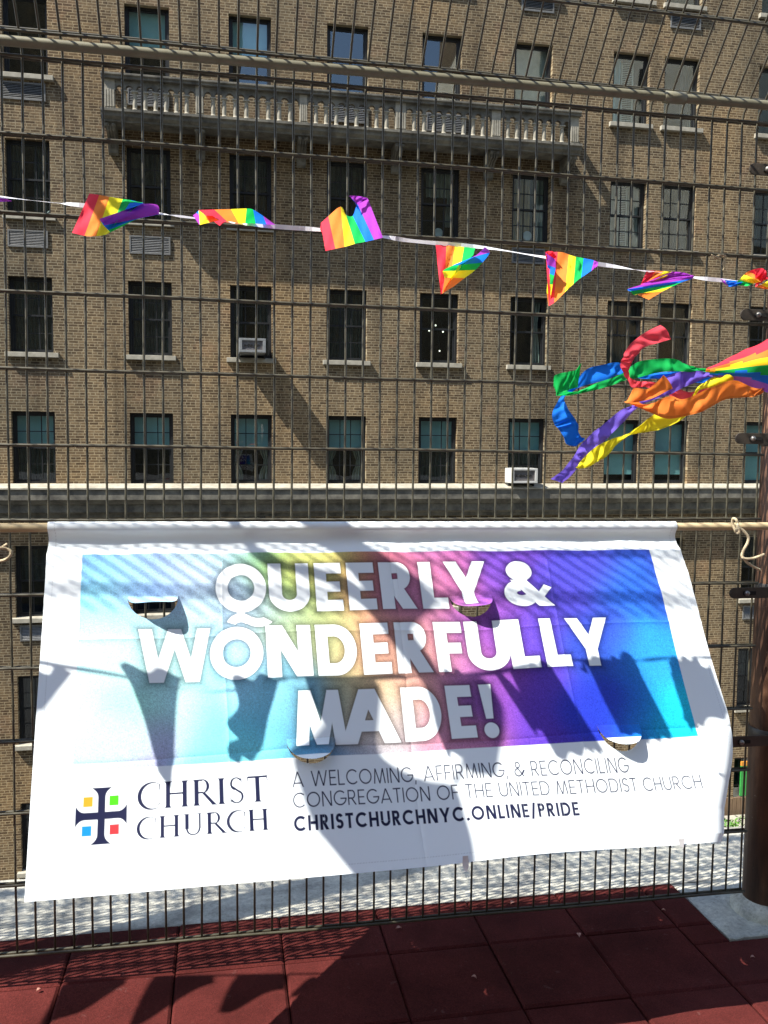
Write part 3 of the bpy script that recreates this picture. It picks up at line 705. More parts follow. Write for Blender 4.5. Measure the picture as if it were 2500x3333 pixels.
# ------------------------------------------------------------------ banner: plane fitted to the photograph, then curled
K_ = .97
BO = CAM + (np.array([0.09601392,-0.053463,1.18241502])-CAM)*K_
BU = np.array([0.99964465,0.02640425,-0.00365861])*K_
BV = np.array([0.02789233,-0.50023155,-0.87143037])*K_
BN = np.cross(BU, BV); BN /= np.linalg.norm(BN)
if BN[1] > 0: BN = -BN                               # towards the viewer
UMIN, UMAX, VMAX = .012, 1.838, .893
def sstep(a, b, x): t = np.clip((x-a)/(b-a), 0, 1); return t*t*(3-2*t)
def banner_pos(u, v):
    u = np.asarray(u, float); v = np.asarray(v, float)
    ub = np.interp(v, [0, .35, .47, .55, .65, .73, .80, .835, .87, .893], [2.3, 2.0, 1.91, 1.838, 1.785, 1.742, 1.708, 1.698, 1.690, 1.676])
    r = np.interp(v, [0, .6, .75, .835, .893], [.07, .07, .07, .07, .07])
    d = np.maximum(u-ub, 0); a = np.minimum(d/r, 2.5)
    uu = np.minimum(u, ub) + r*np.sin(a); dep = -r*(1-np.cos(a)) - np.maximum(d/r-2.5, 0)*r*.6
    # right edge bows, lower right lifts a little, soft waves
    uu = uu - .004*np.exp(-((v-.42)/.22)**2)*sstep(1.3, 1.84, u) - .010*sstep(.25, 0, v)*sstep(1.5, 1.84, u)
    vv = v + .012*sstep(.8, 1.7, u)*sstep(.58, .72, v)*(1-sstep(.80, .893, v)) - .012*sstep(.75, .893, v)*np.exp(-((u-1.25)/.25)**2)*.6
    wave = .006*np.sin(u*9+v*4)*sstep(.1, .5, v) + .004*np.sin(u*17-v*6)*sstep(.05,.3,v) + .0035*np.sin(u*23+1.0)*np.exp(-((v-.06)/.03)**2)
    for q, a_ in ((.46, .0022), (.925, -.0026), (1.385, .0022)): wave = wave + a_*np.exp(-np.abs(u-q-.004*np.sin(v*9+q*5))/.006)*sstep(.06, .12, v)
    for q, a_ in ((.30, .0020), (.60, -.0022)): wave = wave + a_*np.exp(-np.abs(v-q-.004*np.sin(u*7))/.006)
    wave = wave + .0016*np.sin(60*(u*.5-v)+3*np.sin(u*5))*np.exp(-((u-.06)**2+(v-.1)**2)/.03) + .0016*np.sin(60*(u*.5+v))*np.exp(-((u-1.78)**2+(v-.1)**2)/.03)
    P = BO + uu[...,None]*BU + vv[...,None]*BV + (dep+wave)[...,None]*BN
    # pocket round the pole: v from -.055 (back of pole) to .07
    s = v < .07
    if s.any():
        base = BO + uu[...,None]*BU
        R_ = .0150; q = np.clip(v[s], -.06, .07)
        ang = np.interp(q, [-.06, -.012, .022], [math.radians(200), math.radians(95), math.radians(-28)])  # 0 = towards viewer, 90 = up
        cy, cz = -math.cos(0), 0
        py = -R_*np.cos(ang); pz = R_*np.sin(ang)+.006
        t_ = np.clip((q-.022)/.048, 0, 1)
        e_y, e_z = BV[1]*.07, BV[2]*.07
        m_y, m_z = -.004, -.030                      # pinched seam
        st = np.array([-R_*math.cos(math.radians(-28)), R_*math.sin(math.radians(-28))+.006])
        qy = (1-t_)**2*st[0] + 2*t_*(1-t_)*(m_y+.022) + t_**2*e_y
        qz = (1-t_)**2*st[1] + 2*t_*(1-t_)*(m_z) + t_**2*e_z
        lo = q <= .022
        yy = np.where(lo, py, qy); zz = np.where(lo, pz, qz)
        P2 = base[s].copy(); P2[:,1] += yy; P2[:,2] += zz
        P2 += (wave[s]*t_**2)[:,None]*BN
        P2[:,0] += BV[0]*np.clip(q, 0, .07)
        P[s] = P2
    return P

# --- the print, drawn as coverage on a fine grid
NU, NV = 1500, 780
gu = np.linspace(UMIN, UMAX, NU); gv = np.linspace(-.06, VMAX, NV)
PX = gu[1]-gu[0]
UU, VV = np.meshgrid(gu, gv)
class Ink:
    def __init__(s): s.d = np.full((NV, NU), 9.0, np.float32)
    def add(s, u0, u1, v0, v1, fn):                  # fn(u,v) -> signed distance in metres
        i0, i1 = np.searchsorted(gu, [u0, u1]); j0, j1 = np.searchsorted(gv, [v0, v1])
        i0, j0 = max(i0-1, 0), max(j0-1, 0)
        if i1 <= i0 or j1 <= j0: return
        w = fn(UU[j0:j1+1, i0:i1+1], VV[j0:j1+1, i0:i1+1]); q = s.d[j0:j1+1, i0:i1+1]; np.minimum(q, w, out=q)
    def cov(s): return np.clip(.5 - s.d/PX, 0, 1)
def sd_poly(pts):
    P = np.array(pts, float)
    if sum(P[i][0]*P[(i+1)%len(P)][1]-P[(i+1)%len(P)][0]*P[i][1] for i in range(len(P))) < 0: P = P[::-1]
    def f(x, y):
        d = np.full(x.shape, -9.)
        for i in range(len(P)):
            a, b = P[i], P[(i+1) % len(P)]; e = b-a; L = math.hypot(*e)
            if L < 1e-9: continue
            d = np.maximum(d, ((x-a[0])*e[1]-(y-a[1])*e[0])/L)
        return d
    return f
def sd_arc(cx, cy, rx, ry, w, a0, a1, wy=None):      # ring centred on its middle line, butt ends; angles in degrees, anticlockwise
    wy = w if wy is None else wy
    def f(x, y):
        dx, dy = x-cx, y-cy; ang = np.degrees(np.arctan2(dy, dx))
        ox, oy, ix, iy = rx+w/2, ry+wy/2, max(rx-w/2, 1e-4), max(ry-wy/2, 1e-4)
        ro = np.sqrt((dx/ox)**2+(dy/oy)**2); ri = np.sqrt((dx/ix)**2+(dy/iy)**2)
        go = np.sqrt((dx/ox**2)**2+(dy/oy**2)**2)+1e-6; gi = np.sqrt((dx/ix**2)**2+(dy/iy**2)**2)+1e-6
        d = np.maximum((ro-1)*ro/go, -(ri-1)*ri/gi)
        if a1-a0 < 359.9:
            mid = (a0+a1)/2; half = (a1-a0)/2
            da = np.abs((ang-mid+180) % 360-180)-half
            d = np.maximum(d, np.radians(np.clip(da, -60, 60))*np.hypot(dx, dy))
        return d
    return f
def bar(x0, y0, x1, y1): return ('P', [(x0,y0),(x1,y0),(x1,y1),(x0,y1)])
def dia(x0, y0, x1, y1, w):                          # diagonal with level ends
    L = math.hypot(x1-x0, y1-y0); h = w*L/abs(y1-y0)/2
    return ('P', [(x0-h,y0),(x0+h,y0),(x1+h,y1),(x1-h,y1)])
def glyph(c, w):                                     # cap height 1, stroke weight w; returns (shapes, advance width)
    P = []; r = .5-w/2
    if c == 'A': W = .86+.25*w; h = w*.56; P = [dia(h,0,W/2,1,w), dia(W-h,0,W/2,1,w), bar(W*.20,.22,W*.80,.22+w*.86)]
    elif c == 'C': W = .88; P = [('A',.5,.5,r,r,w,47,313)]
    elif c == 'D': W = .80; k = .36; P = [bar(0,0,w,1), bar(w*.9,1-w,k,1), bar(w*.9,0,k,w), ('A',k,.5,W-k-w/2,r,w,-90.5,90.5)]
    elif c == 'E': W = .52+.1*w; P = [bar(0,0,w,1), bar(w*.9,0,W,w*.95), bar(w*.9,1-w*.95,W,1), bar(w*.9,.5-w*.45,W*.93,.5+w*.45)]
    elif c == 'F': W = .50+.1*w; P = [bar(0,0,w,1), bar(w*.9,1-w*.95,W,1), bar(w*.9,.47-w*.45,W*.92,.47+w*.45)]
    elif c == 'G': W = .95; P = [('A',.5,.5,r,r,w,47,352), bar(.52,.5-w*.9,1-w*.04,.5)]
    elif c == 'H': W = .68+.25*w; P = [bar(0,0,w,1), bar(W-w,0,W,1), bar(w*.9,.5-w/2,W-w*.9,.5+w/2)]
    elif c == 'I': W = w; P = [bar(0,0,w,1)]
    elif c == 'L': W = .50; P = [bar(0,0,w,1), bar(w*.9,0,W,w*.98)]
    elif c == 'M': W = .92+.35*w; h = w*.52; P = [dia(h,0,W*.155+h*.6,1,w), dia(W-h,0,W*.845-h*.6,1,w), dia(W*.5,0.0,W*.155+h*.6,1,w*.92), dia(W*.5,0.0,W*.845-h*.6,1,w*.92)]
    elif c == 'N': W = .70+.3*w; P = [bar(0,0,w,1), bar(W-w,0,W,1), dia(W-w*.62,0,w*.62,1,w*1.05)]
    elif c == 'O': W = 1.0; P = [('A',.5,.5,r,r,w,0,360)]
    elif c == 'P': W = .58; P = [bar(0,0,w,1), bar(w*.9,1-w,.32,1), bar(w*.9,.42,.32,.42+w), ('A',.32,.71,W-.32-w/2,.29-w/2,w,-90.5,90.5)]
    elif c == 'Q': W = 1.0; P = [('A',.5,.5,r,r,w,0,360), ('A',.47,-.27,.20,.165,.17,25,160), ('A',.83,-.06,.24,.15,.17,195,330), bar(.40,-.10,.56,.06)]
    elif c == 'R': W = .64; P = [bar(0,0,w,1), bar(w*.9,1-w,.34,1), bar(w*.9,.40,.34,.40+w), ('A',.34,.70,W-.06-.34-w/2,.30-w/2,w,-90.5,90.5), dia(W-w*.55,0,.30,.43,w*1.05)]
    elif c == 'S':
        W = .56; rc = (1-w)/4; x = W/2; rx = x-w/2
        P = [('A',x,1-w/2-rc,rx,rc,w,28,272), ('A',x,w/2+rc,rx,rc,w,-152,92)]
    elif c == 'T': W = .60; P = [bar(W/2-w/2,0,W/2+w/2,1), bar(0,1-w*.96,W,1)]
    elif c == 'U': W = .74; P = [bar(0,W/2,w,1), bar(W-w,W/2,W,1), ('A',W/2,W/2,W/2-w/2,W/2-w/2,w,179.5,360.5)]
    elif c == 'W': W = 1.22+.4*w; h = w*.54; P = [dia(W*.255,0,h,1,w), dia(W*.265,0,W*.5,1,w*.95), dia(W*.735,0,W*.5,1,w*.95), dia(W*.745,0,W-h,1,w)]
    elif c == 'Y': W = .80+.2*w; h = w*.58; P = [bar(W/2-w/2,0,W/2+w/2,.46), dia(W/2,.36,h,1,w*.98), dia(W/2,.36,W-h,1,w*.98)]
    elif c == '&':
        W = .90; P = [('A',.36,.77,.20-w*.28,.23-w/2,w*.95,0,360), ('A',.34,.285,.33-w/2,.285-w/2,w,100,352), dia(.78,0,.31,.58,w), ('P',[(.60,.22),(.68,.10),(.93,.40),(.80,.47)]), ]
    elif c == ',': W = w*1.3; P = [dia(w*.35,-.16,w*.75,.10,w*.9)]
    elif c == '.': W = w*1.2; P = [('C',w*.6,w*.6,w*.62)]
    elif c == '/': W = .46; P = [dia(w*.5,-.12,.46-w*.5,1.06,w)]
    elif c == '!': W = w*1.6; P = [('P',[(W/2-w*.62,1),(W/2+w*.62,1),(W/2+w*.36,.34),(W/2-w*.36,.34)]), ('C',W/2,.12,w*.72)]
    else: W = .36
    return P, W
def serif(c):                                        # light roman capitals with thick and thin strokes
    P = []; T = .165; t = .07
    s = lambda x, y, hw: ('P', [(x-hw,y),(x+hw,y),(x+hw*.62,y+(.035 if y < .5 else -.035)),(x-hw*.62,y+(.035 if y < .5 else -.035))])
    fl = lambda x: [('P',[(x-T/2-.03,0),(x+T/2+.03,0),(x+T/2,.10),(x-T/2,.10)]), ('P',[(x-T/2-.03,1),(x+T/2+.03,1),(x+T/2,.90),(x-T/2,.90)])]
    stem = lambda x: [bar(x-T/2,.02,x+T/2,.98), s(x,0,.17), s(x,1,.17)]+fl(x)
    if c == 'C': W = .86; P = [('E',.52,.5,.52,.52,.585,.5,.44,.47,42,318), ('P',[(.80,.70),(.835,.70),(.835,.95),(.79,.90)]), ('P',[(.78,.12),(.87,.23),(.85,.25),(.76,.16)])]
    elif c == 'H': W = .96; P = stem(.17)+stem(W-.17)+[bar(.2,.49,W-.2,.49+t)]
    elif c == 'I': W = .34; P = stem(.17)
    elif c == 'R': W = .84; P = stem(.17)+[bar(.2,1-t,.40,1), bar(.2,.455,.42,.455+t), ('A',.40,.728,.20,.25,.115,-90.5,90.5,.045), ('P',[(.37,.48),(.50,.48),(.93,0),(.76,0)]), ('P',[(.72,0),(.98,0),(.95,.03),(.80,.05)])]
    elif c == 'S': W = .60; P = [('A',.30,.745,.20,.228,.085,35,255,.05), ('A',.30,.255,.225,.232,.085,-150,85,.05), ('P',[(.10,.66),(.145,.58),(.50,.33),(.535,.36),(.48,.43),(.17,.66)]), ('P',[(.48,.78),(.51,.78),(.51,.99),(.47,.94)]), ('P',[(.055,.01),(.09,.06),(.085,.24),(.055,.24)])]
    elif c == 'T': W = .82; x = W/2; P = [bar(x-T/2,.01,x+T/2,.99), ('P',[(x-T/2-.03,0),(x+T/2+.03,0),(x+T/2,.10),(x-T/2,.10)]), s(x,0,.18), bar(.03,1-t*1.1,W-.03,1), ('P',[(.03,1),(.075,1),(.03,.78),(.0,.78)]), ('P',[(W-.03,1.03),(W-.075,1),(W-.03,.78),(W,.78)])]
    elif c == 'U': W = .92; P = [('P',[(.11,.30),(.11+T,.30),(.11+T,1),(.11,1)]), s(.17,1,.17), bar(W-.20,.30,W-.20+t*1.2,1), s(W-.175,1,.14), ('A',(.11+T/2+W-.175)/2,.32,(W-.175-.11-T/2)/2,.285,.085,179,361,.06)]
    else: W = .4
    return P, W
def stamp(ink, shapes, u0, su, vb, H, shear=0.):     # vb = baseline, v grows downwards
    for p in shapes:
        if p[0] == 'P':
            pts = [(u0+x*su, vb-y*H) for x, y in p[1]]; f = sd_poly(pts); xs_ = [q[0] for q in pts]; ys_ = [q[1] for q in pts]
        elif p[0] == 'C':
            cx, cy, rr = u0+p[1]*su, vb-p[2]*H, p[3]*su
            f = lambda x, y, cx=cx, cy=cy, rr=rr: np.hypot(x-cx, y-cy)-rr; xs_ = [cx-rr, cx+rr]; ys_ = [cy-rr, cy+rr]
        elif p[0] == 'A':
            _, cx, cy, rx, ry, w, a0, a1 = p[:8]; wy = p[8] if len(p) > 8 else w
            g = sd_arc(u0+cx*su, -(vb-cy*H), rx*su, ry*H, w*su, a0, a1, wy*H); f = lambda x, y, g=g: g(x, -y)
            xs_ = [u0+(cx-rx-w)*su, u0+(cx+rx+w)*su]; ys_ = [vb-(cy+ry+wy)*H, vb-(cy-ry-wy)*H]
        elif p[0] == 'E':
            _, cx, cy, rx, ry, c2, d2, r2, s2, a0, a1 = p
            go = sd_arc(u0+cx*su, -(vb-cy*H), rx*su/2, ry*H/2, rx*su, 0, 360, ry*H); gi = sd_arc(u0+c2*su, -(vb-d2*H), r2*su/2, s2*H/2, r2*su, 0, 360, s2*H)
            gc = sd_arc(u0+cx*su, -(vb-cy*H), rx*su/2, ry*H/2, rx*su, a0, a1, ry*H)
            f = lambda x, y, go=go, gi=gi, gc=gc: np.maximum(np.maximum(go(x,-y), -gi(x,-y)), gc(x,-y))
            xs_ = [u0+(cx-rx)*su, u0+(cx+rx)*su]; ys_ = [vb-(cy+ry)*H, vb-(cy-ry)*H]
        m = MARG
        ink.add(min(xs_)-m, max(xs_)+m, min(ys_)-m, max(ys_)+m, f)
def line(ink, text, w, u0, u1, v_base0, v_base1, H, gap=.14, fn=None, space=.42):
    fn = fn or (lambda c: glyph(c, w)); x = 0; lay = []
    for c in text:
        if c == ' ': x += space; continue
        P, W = fn(c); lay.append((P, x, W)); x += W+gap
    x -= gap; su = (u1-u0)/x
    for P, xo, W in lay: stamp(ink, P, u0+xo*su, su, v_base0+(v_base1-v_base0)*xo/x, H)
# big white letters, each set where the photograph has it: (letter, left, right) on three baselines
MARG = .05
white = Ink()
for row, base, H in ((
    [('Q',.440,.573),('U',.580,.690),('E',.706,.779),('E',.795,.871),('R',.886,.982),('L',1.000,1.076),('Y',1.073,1.199),('&',1.240,1.386)], .240, .138), (
    [('W',.243,.425),('O',.422,.557),('N',.566,.683),('D',.696,.803),('E',.817,.893),('R',.910,1.005),('F',1.021,1.100),('U',1.110,1.230),('L',1.230,1.309),('L',1.326,1.401),('Y',1.404,1.537)], .4175, .139), (
    [('M',.626,.758),('A',.739,.899),('D',.909,1.011),('E',1.030,1.100),('!',1.119,1.164)], .594, .139)):
    for c, a, z in row:
        P, W = glyph(c, .236)
        if c == 'Q': W = 1.0
        if c == '&': W = .93
        stamp(white, P, a, (z-a)/W, base, H)
ink = Ink(); MARG = .006
line(ink, 'A WELCOMING, AFFIRMING, & RECONCILING', .094, .611, 1.503, .690, .697, .0365, .15)
line(ink, 'CONGREGATION OF THE UNITED METHODIST CHURCH', .094, .611, 1.706, .7375, .746, .0350, .15)
line(ink, 'CHRISTCHURCHNYC.ONLINE/PRIDE', .20, .610, 1.340, .7905, .797, .0350, .17)
line(ink, 'CHRIST', 0, .2475, .553, .717, .717, .0605, .10, serif)
line(ink, 'CHURCH', 0, .2465, .551, .782, .782, .0485, .10, serif)
cx, cy = .167, .7225                                 # the cross with flared ends
def cross(x, y):
    dx, dy = np.abs(x-cx), np.abs(y-cy)
    def arm(a, l, L):
        wdt = .0082+.0150*np.clip((l-L*.62)/(L*.38), 0, 1)**2.6; return np.maximum((a-wdt)*.9, l-L)
    return np.minimum(arm(dx, dy, .0625), arm(dy, dx, .0572))
ink.add(cx-.07, cx+.07, cy-.075, cy+.075, cross)
squares = []
for u, v, c in ((.1365,.6905,(235,150,40)), (.1945,.6905,(70,180,20)), (.1355,.7545,(20,130,210)), (.1965,.7545,(205,50,55))):
    i = Ink(); i.add(u-.02, u+.02, v-.02, v+.02, sd_poly([(u-.0105,v-.0110),(u+.0105,v-.0110),(u+.0105,v+.0110),(u-.0105,v+.0110)])); squares.append((i.cov(), srgb(*c)))
# watercolour rainbow field
PT = [(.10,.08,85,160,225),(.10,.25,130,235,245),(.12,.35,195,246,250),(.20,.14,140,205,242),(.27,.12,150,185,240),(.3,.3,190,243,250),(.22,.48,140,225,200),(.25,.60,165,160,205),(.14,.52,200,245,248),(.14,.6,195,243,246),
(.34,.46,190,246,250),(.45,.50,90,215,238),(.45,.60,100,218,232),(.42,.13,190,215,245),(.55,.2,180,210,242),(.5,.36,160,220,248),(.47,.07,150,200,210),(.55,.09,130,200,130),(.62,.12,150,200,80),(.66,.2,170,205,90),(.72,.09,235,225,110),(.72,.3,190,205,130),
(.8,.22,225,170,100),(.8,.4,235,205,130),(.83,.09,205,130,80),(.92,.09,188,70,120),(.9,.3,222,140,132),(.95,.45,240,170,150),(.85,.52,235,200,150),(.62,.57,60,165,205),(.72,.6,30,130,180),(.75,.45,150,175,150),(.87,.6,200,200,215),(.62,.45,110,190,215),
(1.0,.2,205,112,162),(1.05,.35,218,134,176),(1.0,.57,210,130,164),(1.1,.12,215,120,190),(1.15,.3,165,92,190),(1.15,.5,140,75,168),(1.25,.12,122,78,196),(1.3,.35,104,76,206),(1.27,.55,92,60,186),(1.4,.2,90,80,210),(1.5,.1,80,80,205),
(1.5,.35,60,90,215),(1.45,.55,40,60,200),(1.65,.2,50,110,225),(1.7,.1,60,90,205),(1.65,.4,50,160,235),(1.70,.55,30,215,240),(1.6,.6,25,120,215),(1.58,.48,40,110,220)]
lu = np.linspace(0, 1.85, 186); lv = np.linspace(0, .66, 67); LU, LV = np.meshgrid(lu, lv)
num = np.zeros(LU.shape+(3,)); den = np.zeros(LU.shape)
wob = .02*np.sin(LU*21+LV*9)+.015*np.sin(LU*9-LV*31)
for u, v, r, g_, b_ in PT:
    wt = np.exp(-(((LU-u+wob)**2+(LV-v-wob)**2)/(2*.058**2)))+1e-5/(((LU-u)**2+(LV-v)**2)+1e-3)
    num += wt[...,None]*np.array(srgb(r, g_, b_)); den += wt
field = num/den[...,None]
fi = np.clip(UU/1.85*185, 0, 184.999); fj = np.clip(VV/.66*66, 0, 65.999); ii = fi.astype(int); jj = fj.astype(int); fx = (fi-ii)[...,None]; fy = (fj-jj)[...,None]
fld = (field[jj,ii]*(1-fx)+field[jj,ii+1]*fx)*(1-fy)+(field[jj+1,ii]*(1-fx)+field[jj+1,ii+1]*fx)*fy
grain = rng.normal(0, 1, (NV, NU)); grain = (grain+np.roll(grain, 1, 0)+np.roll(grain, 1, 1)+np.roll(np.roll(grain, 1, 0), 1, 1))/2
fld = np.clip(fld*.86*(1+.12*grain[...,None]), 0, .9)
pal = (1-sstep(.95, 1.2, UU))[...,None]
fld = fld*(1-.10*pal)+.075*pal
halo = np.clip(np.exp(-np.maximum(white.d-.001, 0)/.0125), 0, 1)
fld *= (1-.66*halo)[...,None]
WHITE = np.array([.745,.80,.82]); NAVY = np.array(srgb(22,26,58))
rect = np.clip(.5-np.maximum(np.maximum(.10-UU, UU-1.73), np.maximum(.07-VV, VV-.62))/PX, 0, 1)[...,None]
colr = WHITE*(1-rect)+fld*rect
wc = white.cov()[...,None]; colr = colr*(1-wc)+WHITE*wc
for cv, c in squares: colr = colr*(1-cv[...,None])+np.array(c)*cv[...,None]
ic = ink.cov()[...,None]; colr = colr*(1-ic)+NAVY*ic

seam = np.minimum(np.minimum(np.abs(UU-.030), np.abs(UU-1.820)), np.abs(VV-.872)); colr *= (1-.30*np.clip(1-np.abs(seam)/.0016, 0, 1)*(np.sin((UU+VV)*900) > -.3))[...,None]
HOLES = [(.280,.188,.064,56), (1.141,.203,.062,42), (.664,.574,.062,27), (1.501,.580,.066,29)]   # centre of the chord, radius, how far the flap is blown out
def in_slit(u, v):
    m = np.zeros(u.shape, bool)
    for hu, hv, r, a in HOLES: m |= ((u-hu)**2+(v-hv)**2 < r*r) & (v > hv)
    return m
def print_mesh(name, P, cols, faces):
    me = bpy.data.meshes.new(name)
    me.vertices.add(len(P)); me.vertices.foreach_set('co', P.astype(np.float32).ravel())
    k = len(faces); me.loops.add(k*4); me.loops.foreach_set('vertex_index', faces.astype(np.int32).ravel())
    me.polygons.add(k); me.polygons.foreach_set('loop_start', np.arange(0, k*4, 4, dtype=np.int32)); me.polygons.foreach_set('loop_total', np.full(k, 4, np.int32))
    me.polygons.foreach_set('use_smooth', np.ones(k, bool))
    me.update(calc_edges=True)
    at = me.color_attributes.new('print', 'FLOAT_COLOR', 'POINT')
    c4 = np.ones((len(P), 4), np.float32); c4[:, :3] = cols; at.data.foreach_set('color', c4.ravel())
    me.materials.append(M['banner']); me.validate(); return me
idx = np.arange(NU*NV).reshape(NV, NU)
quads = np.stack([idx[:-1,:-1], idx[1:,:-1], idx[1:,1:], idx[:-1,1:]], -1).reshape(-1, 4)
cu_ = (UU[:-1,:-1]+PX/2).ravel(); cv_ = ((VV[:-1,:-1]+VV[1:,1:])/2).ravel()
keep = ~in_slit(cu_, cv_)
# the lower right corner is rounded
keep &= ~((cu_ > 1.80) & (cv_ > .86) & (np.hypot(cu_-1.80, cv_-.86) > .036))
Pall = banner_pos(UU.ravel(), VV.ravel())
bl = tuple(BO)
ban = link('banner', print_mesh('banner', Pall-np.array(bl), colr.reshape(-1, 3), quads[keep]), None, bl)
tag(ban, 'white church banner with big white words on a rainbow field, hung from the pole', 'banner')
for hu, hv, r, a in HOLES:
    sel = ((cu_-hu)**2+(cv_-hv)**2 < r*r) & (cv_ > hv)
    f = quads[sel]; vid = np.unique(f); mp = np.zeros(NU*NV, np.int64); mp[vid] = np.arange(len(vid))
    u, v = UU.ravel()[vid], VV.ravel()[vid]; A = math.radians(a); dv = np.maximum(v-hv, 0)
    base = banner_pos(u, np.full_like(v, hv))
    sag = A*(.55+.45*np.clip(dv/r, 0, 1))            # bends more towards its lip
    lat = 1-.10*(dv/r)
    P = base + (dv*np.cos(sag))[:,None]*BV/np.linalg.norm(BV) + (dv*np.sin(sag)+.005*np.sin((u-hu)/r*2.2+.6)*dv/r)[:,None]*BN
    link('wind_flap', print_mesh('wind_flap', P-np.array(bl), colr.reshape(-1, 3)[vid], mp[f]), ban)
b = MB(); p = banner_pos(np.array([1.02]), np.array([.888]))[0]-np.array(bl)
b.poly([tuple(p+np.array(q)) for q in ((-.006,-.002,.012),(.008,-.002,.012),(.009,-.004,-.014),(.004,-.006,-.026),(-.002,-.005,-.022),(-.006,-.003,-.01))]); b.build('hem_tie', M['tie'], ban)
p = banner_pos(np.array([1.60]), np.array([.888]))[0]-np.array(bl)
b = MB(); b.poly([tuple(p+np.array(q)) for q in ((-.006,-.004,.012),(.010,-.004,.012),(.008,-.006,-.010),(-.004,-.006,-.006))]); b.build('hem_tie', M['tie'], ban)
# the pole it hangs from
PZ = BO+np.array([0,0,.006])
b = MB(); dirp = BU/np.linalg.norm(BU)
b.tube([tuple(dirp*s+np.array([0,0,.0012*math.sin(s*3)])) for s in np.linspace(-1.0, 2.6, 30)], .0118, 16)
o = b.build('wooden_pole', M['bamboo'], None, True); o.location = tuple(PZ); tag(o, 'pale round wooden pole from which the banner hangs', 'pole')
# twine ties
def twine(name, label, strands, Y, r=.0026):
    t = thing(name, label, 'twine', tuple(at_y(*strands[0][0][:2], Y)), 'twine ties'); L = np.array(t.location)
    b = MB()
    for st in strands:
        pts = [at_y(q[0], q[1], Y+(q[2] if len(q) > 2 else 0))-L for q in st]
        fine = []
        for i in range(len(pts)-1):
            p0, p1, p2, p3 = pts[max(i-1,0)], pts[i], pts[i+1], pts[min(i+2,len(pts)-1)]
            for s in np.linspace(0, 1, 7)[:-1]:
                fine.append(tuple(.5*((2*p1)+(p2-p0)*s+(2*p0-5*p1+4*p2-p3)*s*s+(3*p1-p0-3*p2+p3)*s**3)))
        fine.append(tuple(pts[-1])); b.tube(fine, r, 7)
        for q in range(0, len(fine), 3):
            p = Vector(fine[q]); d = Vector(rng.normal(size=3)).normalized()*rng.uniform(.004,.011)
            b.tube([p, p+d*.6, p+d], [.0004,.0003,.0002], 3, False)
    b.build('cord', M['twine'], t, True); return t
z3c = lambda x, y, d=0: (2150+x/2.603, 1650+y/2.603, d)
YP = BO[1]-.016
twine('twine_tie', 'frayed twine knotted round the pole near the right post', [
    [z3c(648,195,.0), z3c(655,150,.028), z3c(640,108,.03), z3c(615,100,.04), z3c(612,140,.045), z3c(640,215,.04)],
    [z3c(640,215,.03), z3c(650,190,-.002), z3c(680,185,-.006), z3c(720,220,-.01), z3c(745,260,-.012), z3c(735,310,-.012), z3c(705,365,-.01), z3c(690,410,-.01), z3c(712,438,-.012), z3c(790,435,-.01), z3c(878,402,-.008)],
    [z3c(700,425,-.008), z3c(735,470,-.008), z3c(790,505,-.006), z3c(842,533,-.004)], [z3c(655,170,-.004), z3c(668,215,-.006), z3c(650,222,.0)]], YP, .0042)
twine('twine_tie', 'loop of twine hanging under the pole at the left edge', [[(-60,1755),(-30,1775),(0,1783,-.004),(22,1785),(36,1797),(30,1812),(12,1824),(-10,1828),(-40,1838)], [(5,1783),(16,1776),(24,1771)]], YP, .0040)
twine('twine_tie', 'thin white string knotted to the fence wire under the bunting', [[(2315,829),(2330,836,-.004),(2348,838),(2362,834),(2350,830,-.004),(2336,833),(2325,838),(2338,842)],[(2356,836),(2360,850),(2358,866),(2354,880)],[(2356,850),(2352,862)]], -.014, .0024)

# ------------------------------------------------------------------ cloth helpers for flags and streamers
def cr(p0, p1, p2, p3, s): return .5*((2*p1)+(p2-p0)*s+(2*p0-5*p1+4*p2-p3)*s*s+(3*p1-p0-3*p2+p3)*s**3)
def spline(P, n):
    P = [np.asarray(p, float) for p in P]; out = []
    for i in range(len(P)-1):
        for s in np.linspace(0, 1, n, endpoint=False): out.append(cr(P[max(i-1,0)], P[i], P[i+1], P[min(i+2,len(P)-1)], s))
    out.append(P[-1]); return out
class Cloth:
    def __init__(s): s.v = []; s.f = []; s.c = []
    def grid(s, G, cols):                            # G rows of points; colours per column strip or single
        n0 = len(s.v); nr, nc = len(G), len(G[0])
        for r in G: s.v += [tuple(p) for p in r]
        for j in range(nr-1):
            for i in range(nc-1):
                s.f.append((n0+j*nc+i, n0+j*nc+i+1, n0+(j+1)*nc+i+1, n0+(j+1)*nc+i)); s.c.append(cols(i, j))
    def build(s, name, parent, loc, smooth=True):
        L = np.array(loc); me = bpy.data.meshes.new(name); me.from_pydata([tuple(np.array(p)-L) for p in s.v], [], s.f)
        at = me.color_attributes.new('print', 'FLOAT_COLOR', 'CORNER'); buf = []
        for p in me.polygons: buf += [*s.c[p.index], 1]*len(p.vertices)
        at.data.foreach_set('color', buf)
        if smooth: me.polygons.foreach_set('use_smooth', [True]*len(me.polygons))
        me.materials.append(M['flag']); me.update()
        return link(name, me, parent)
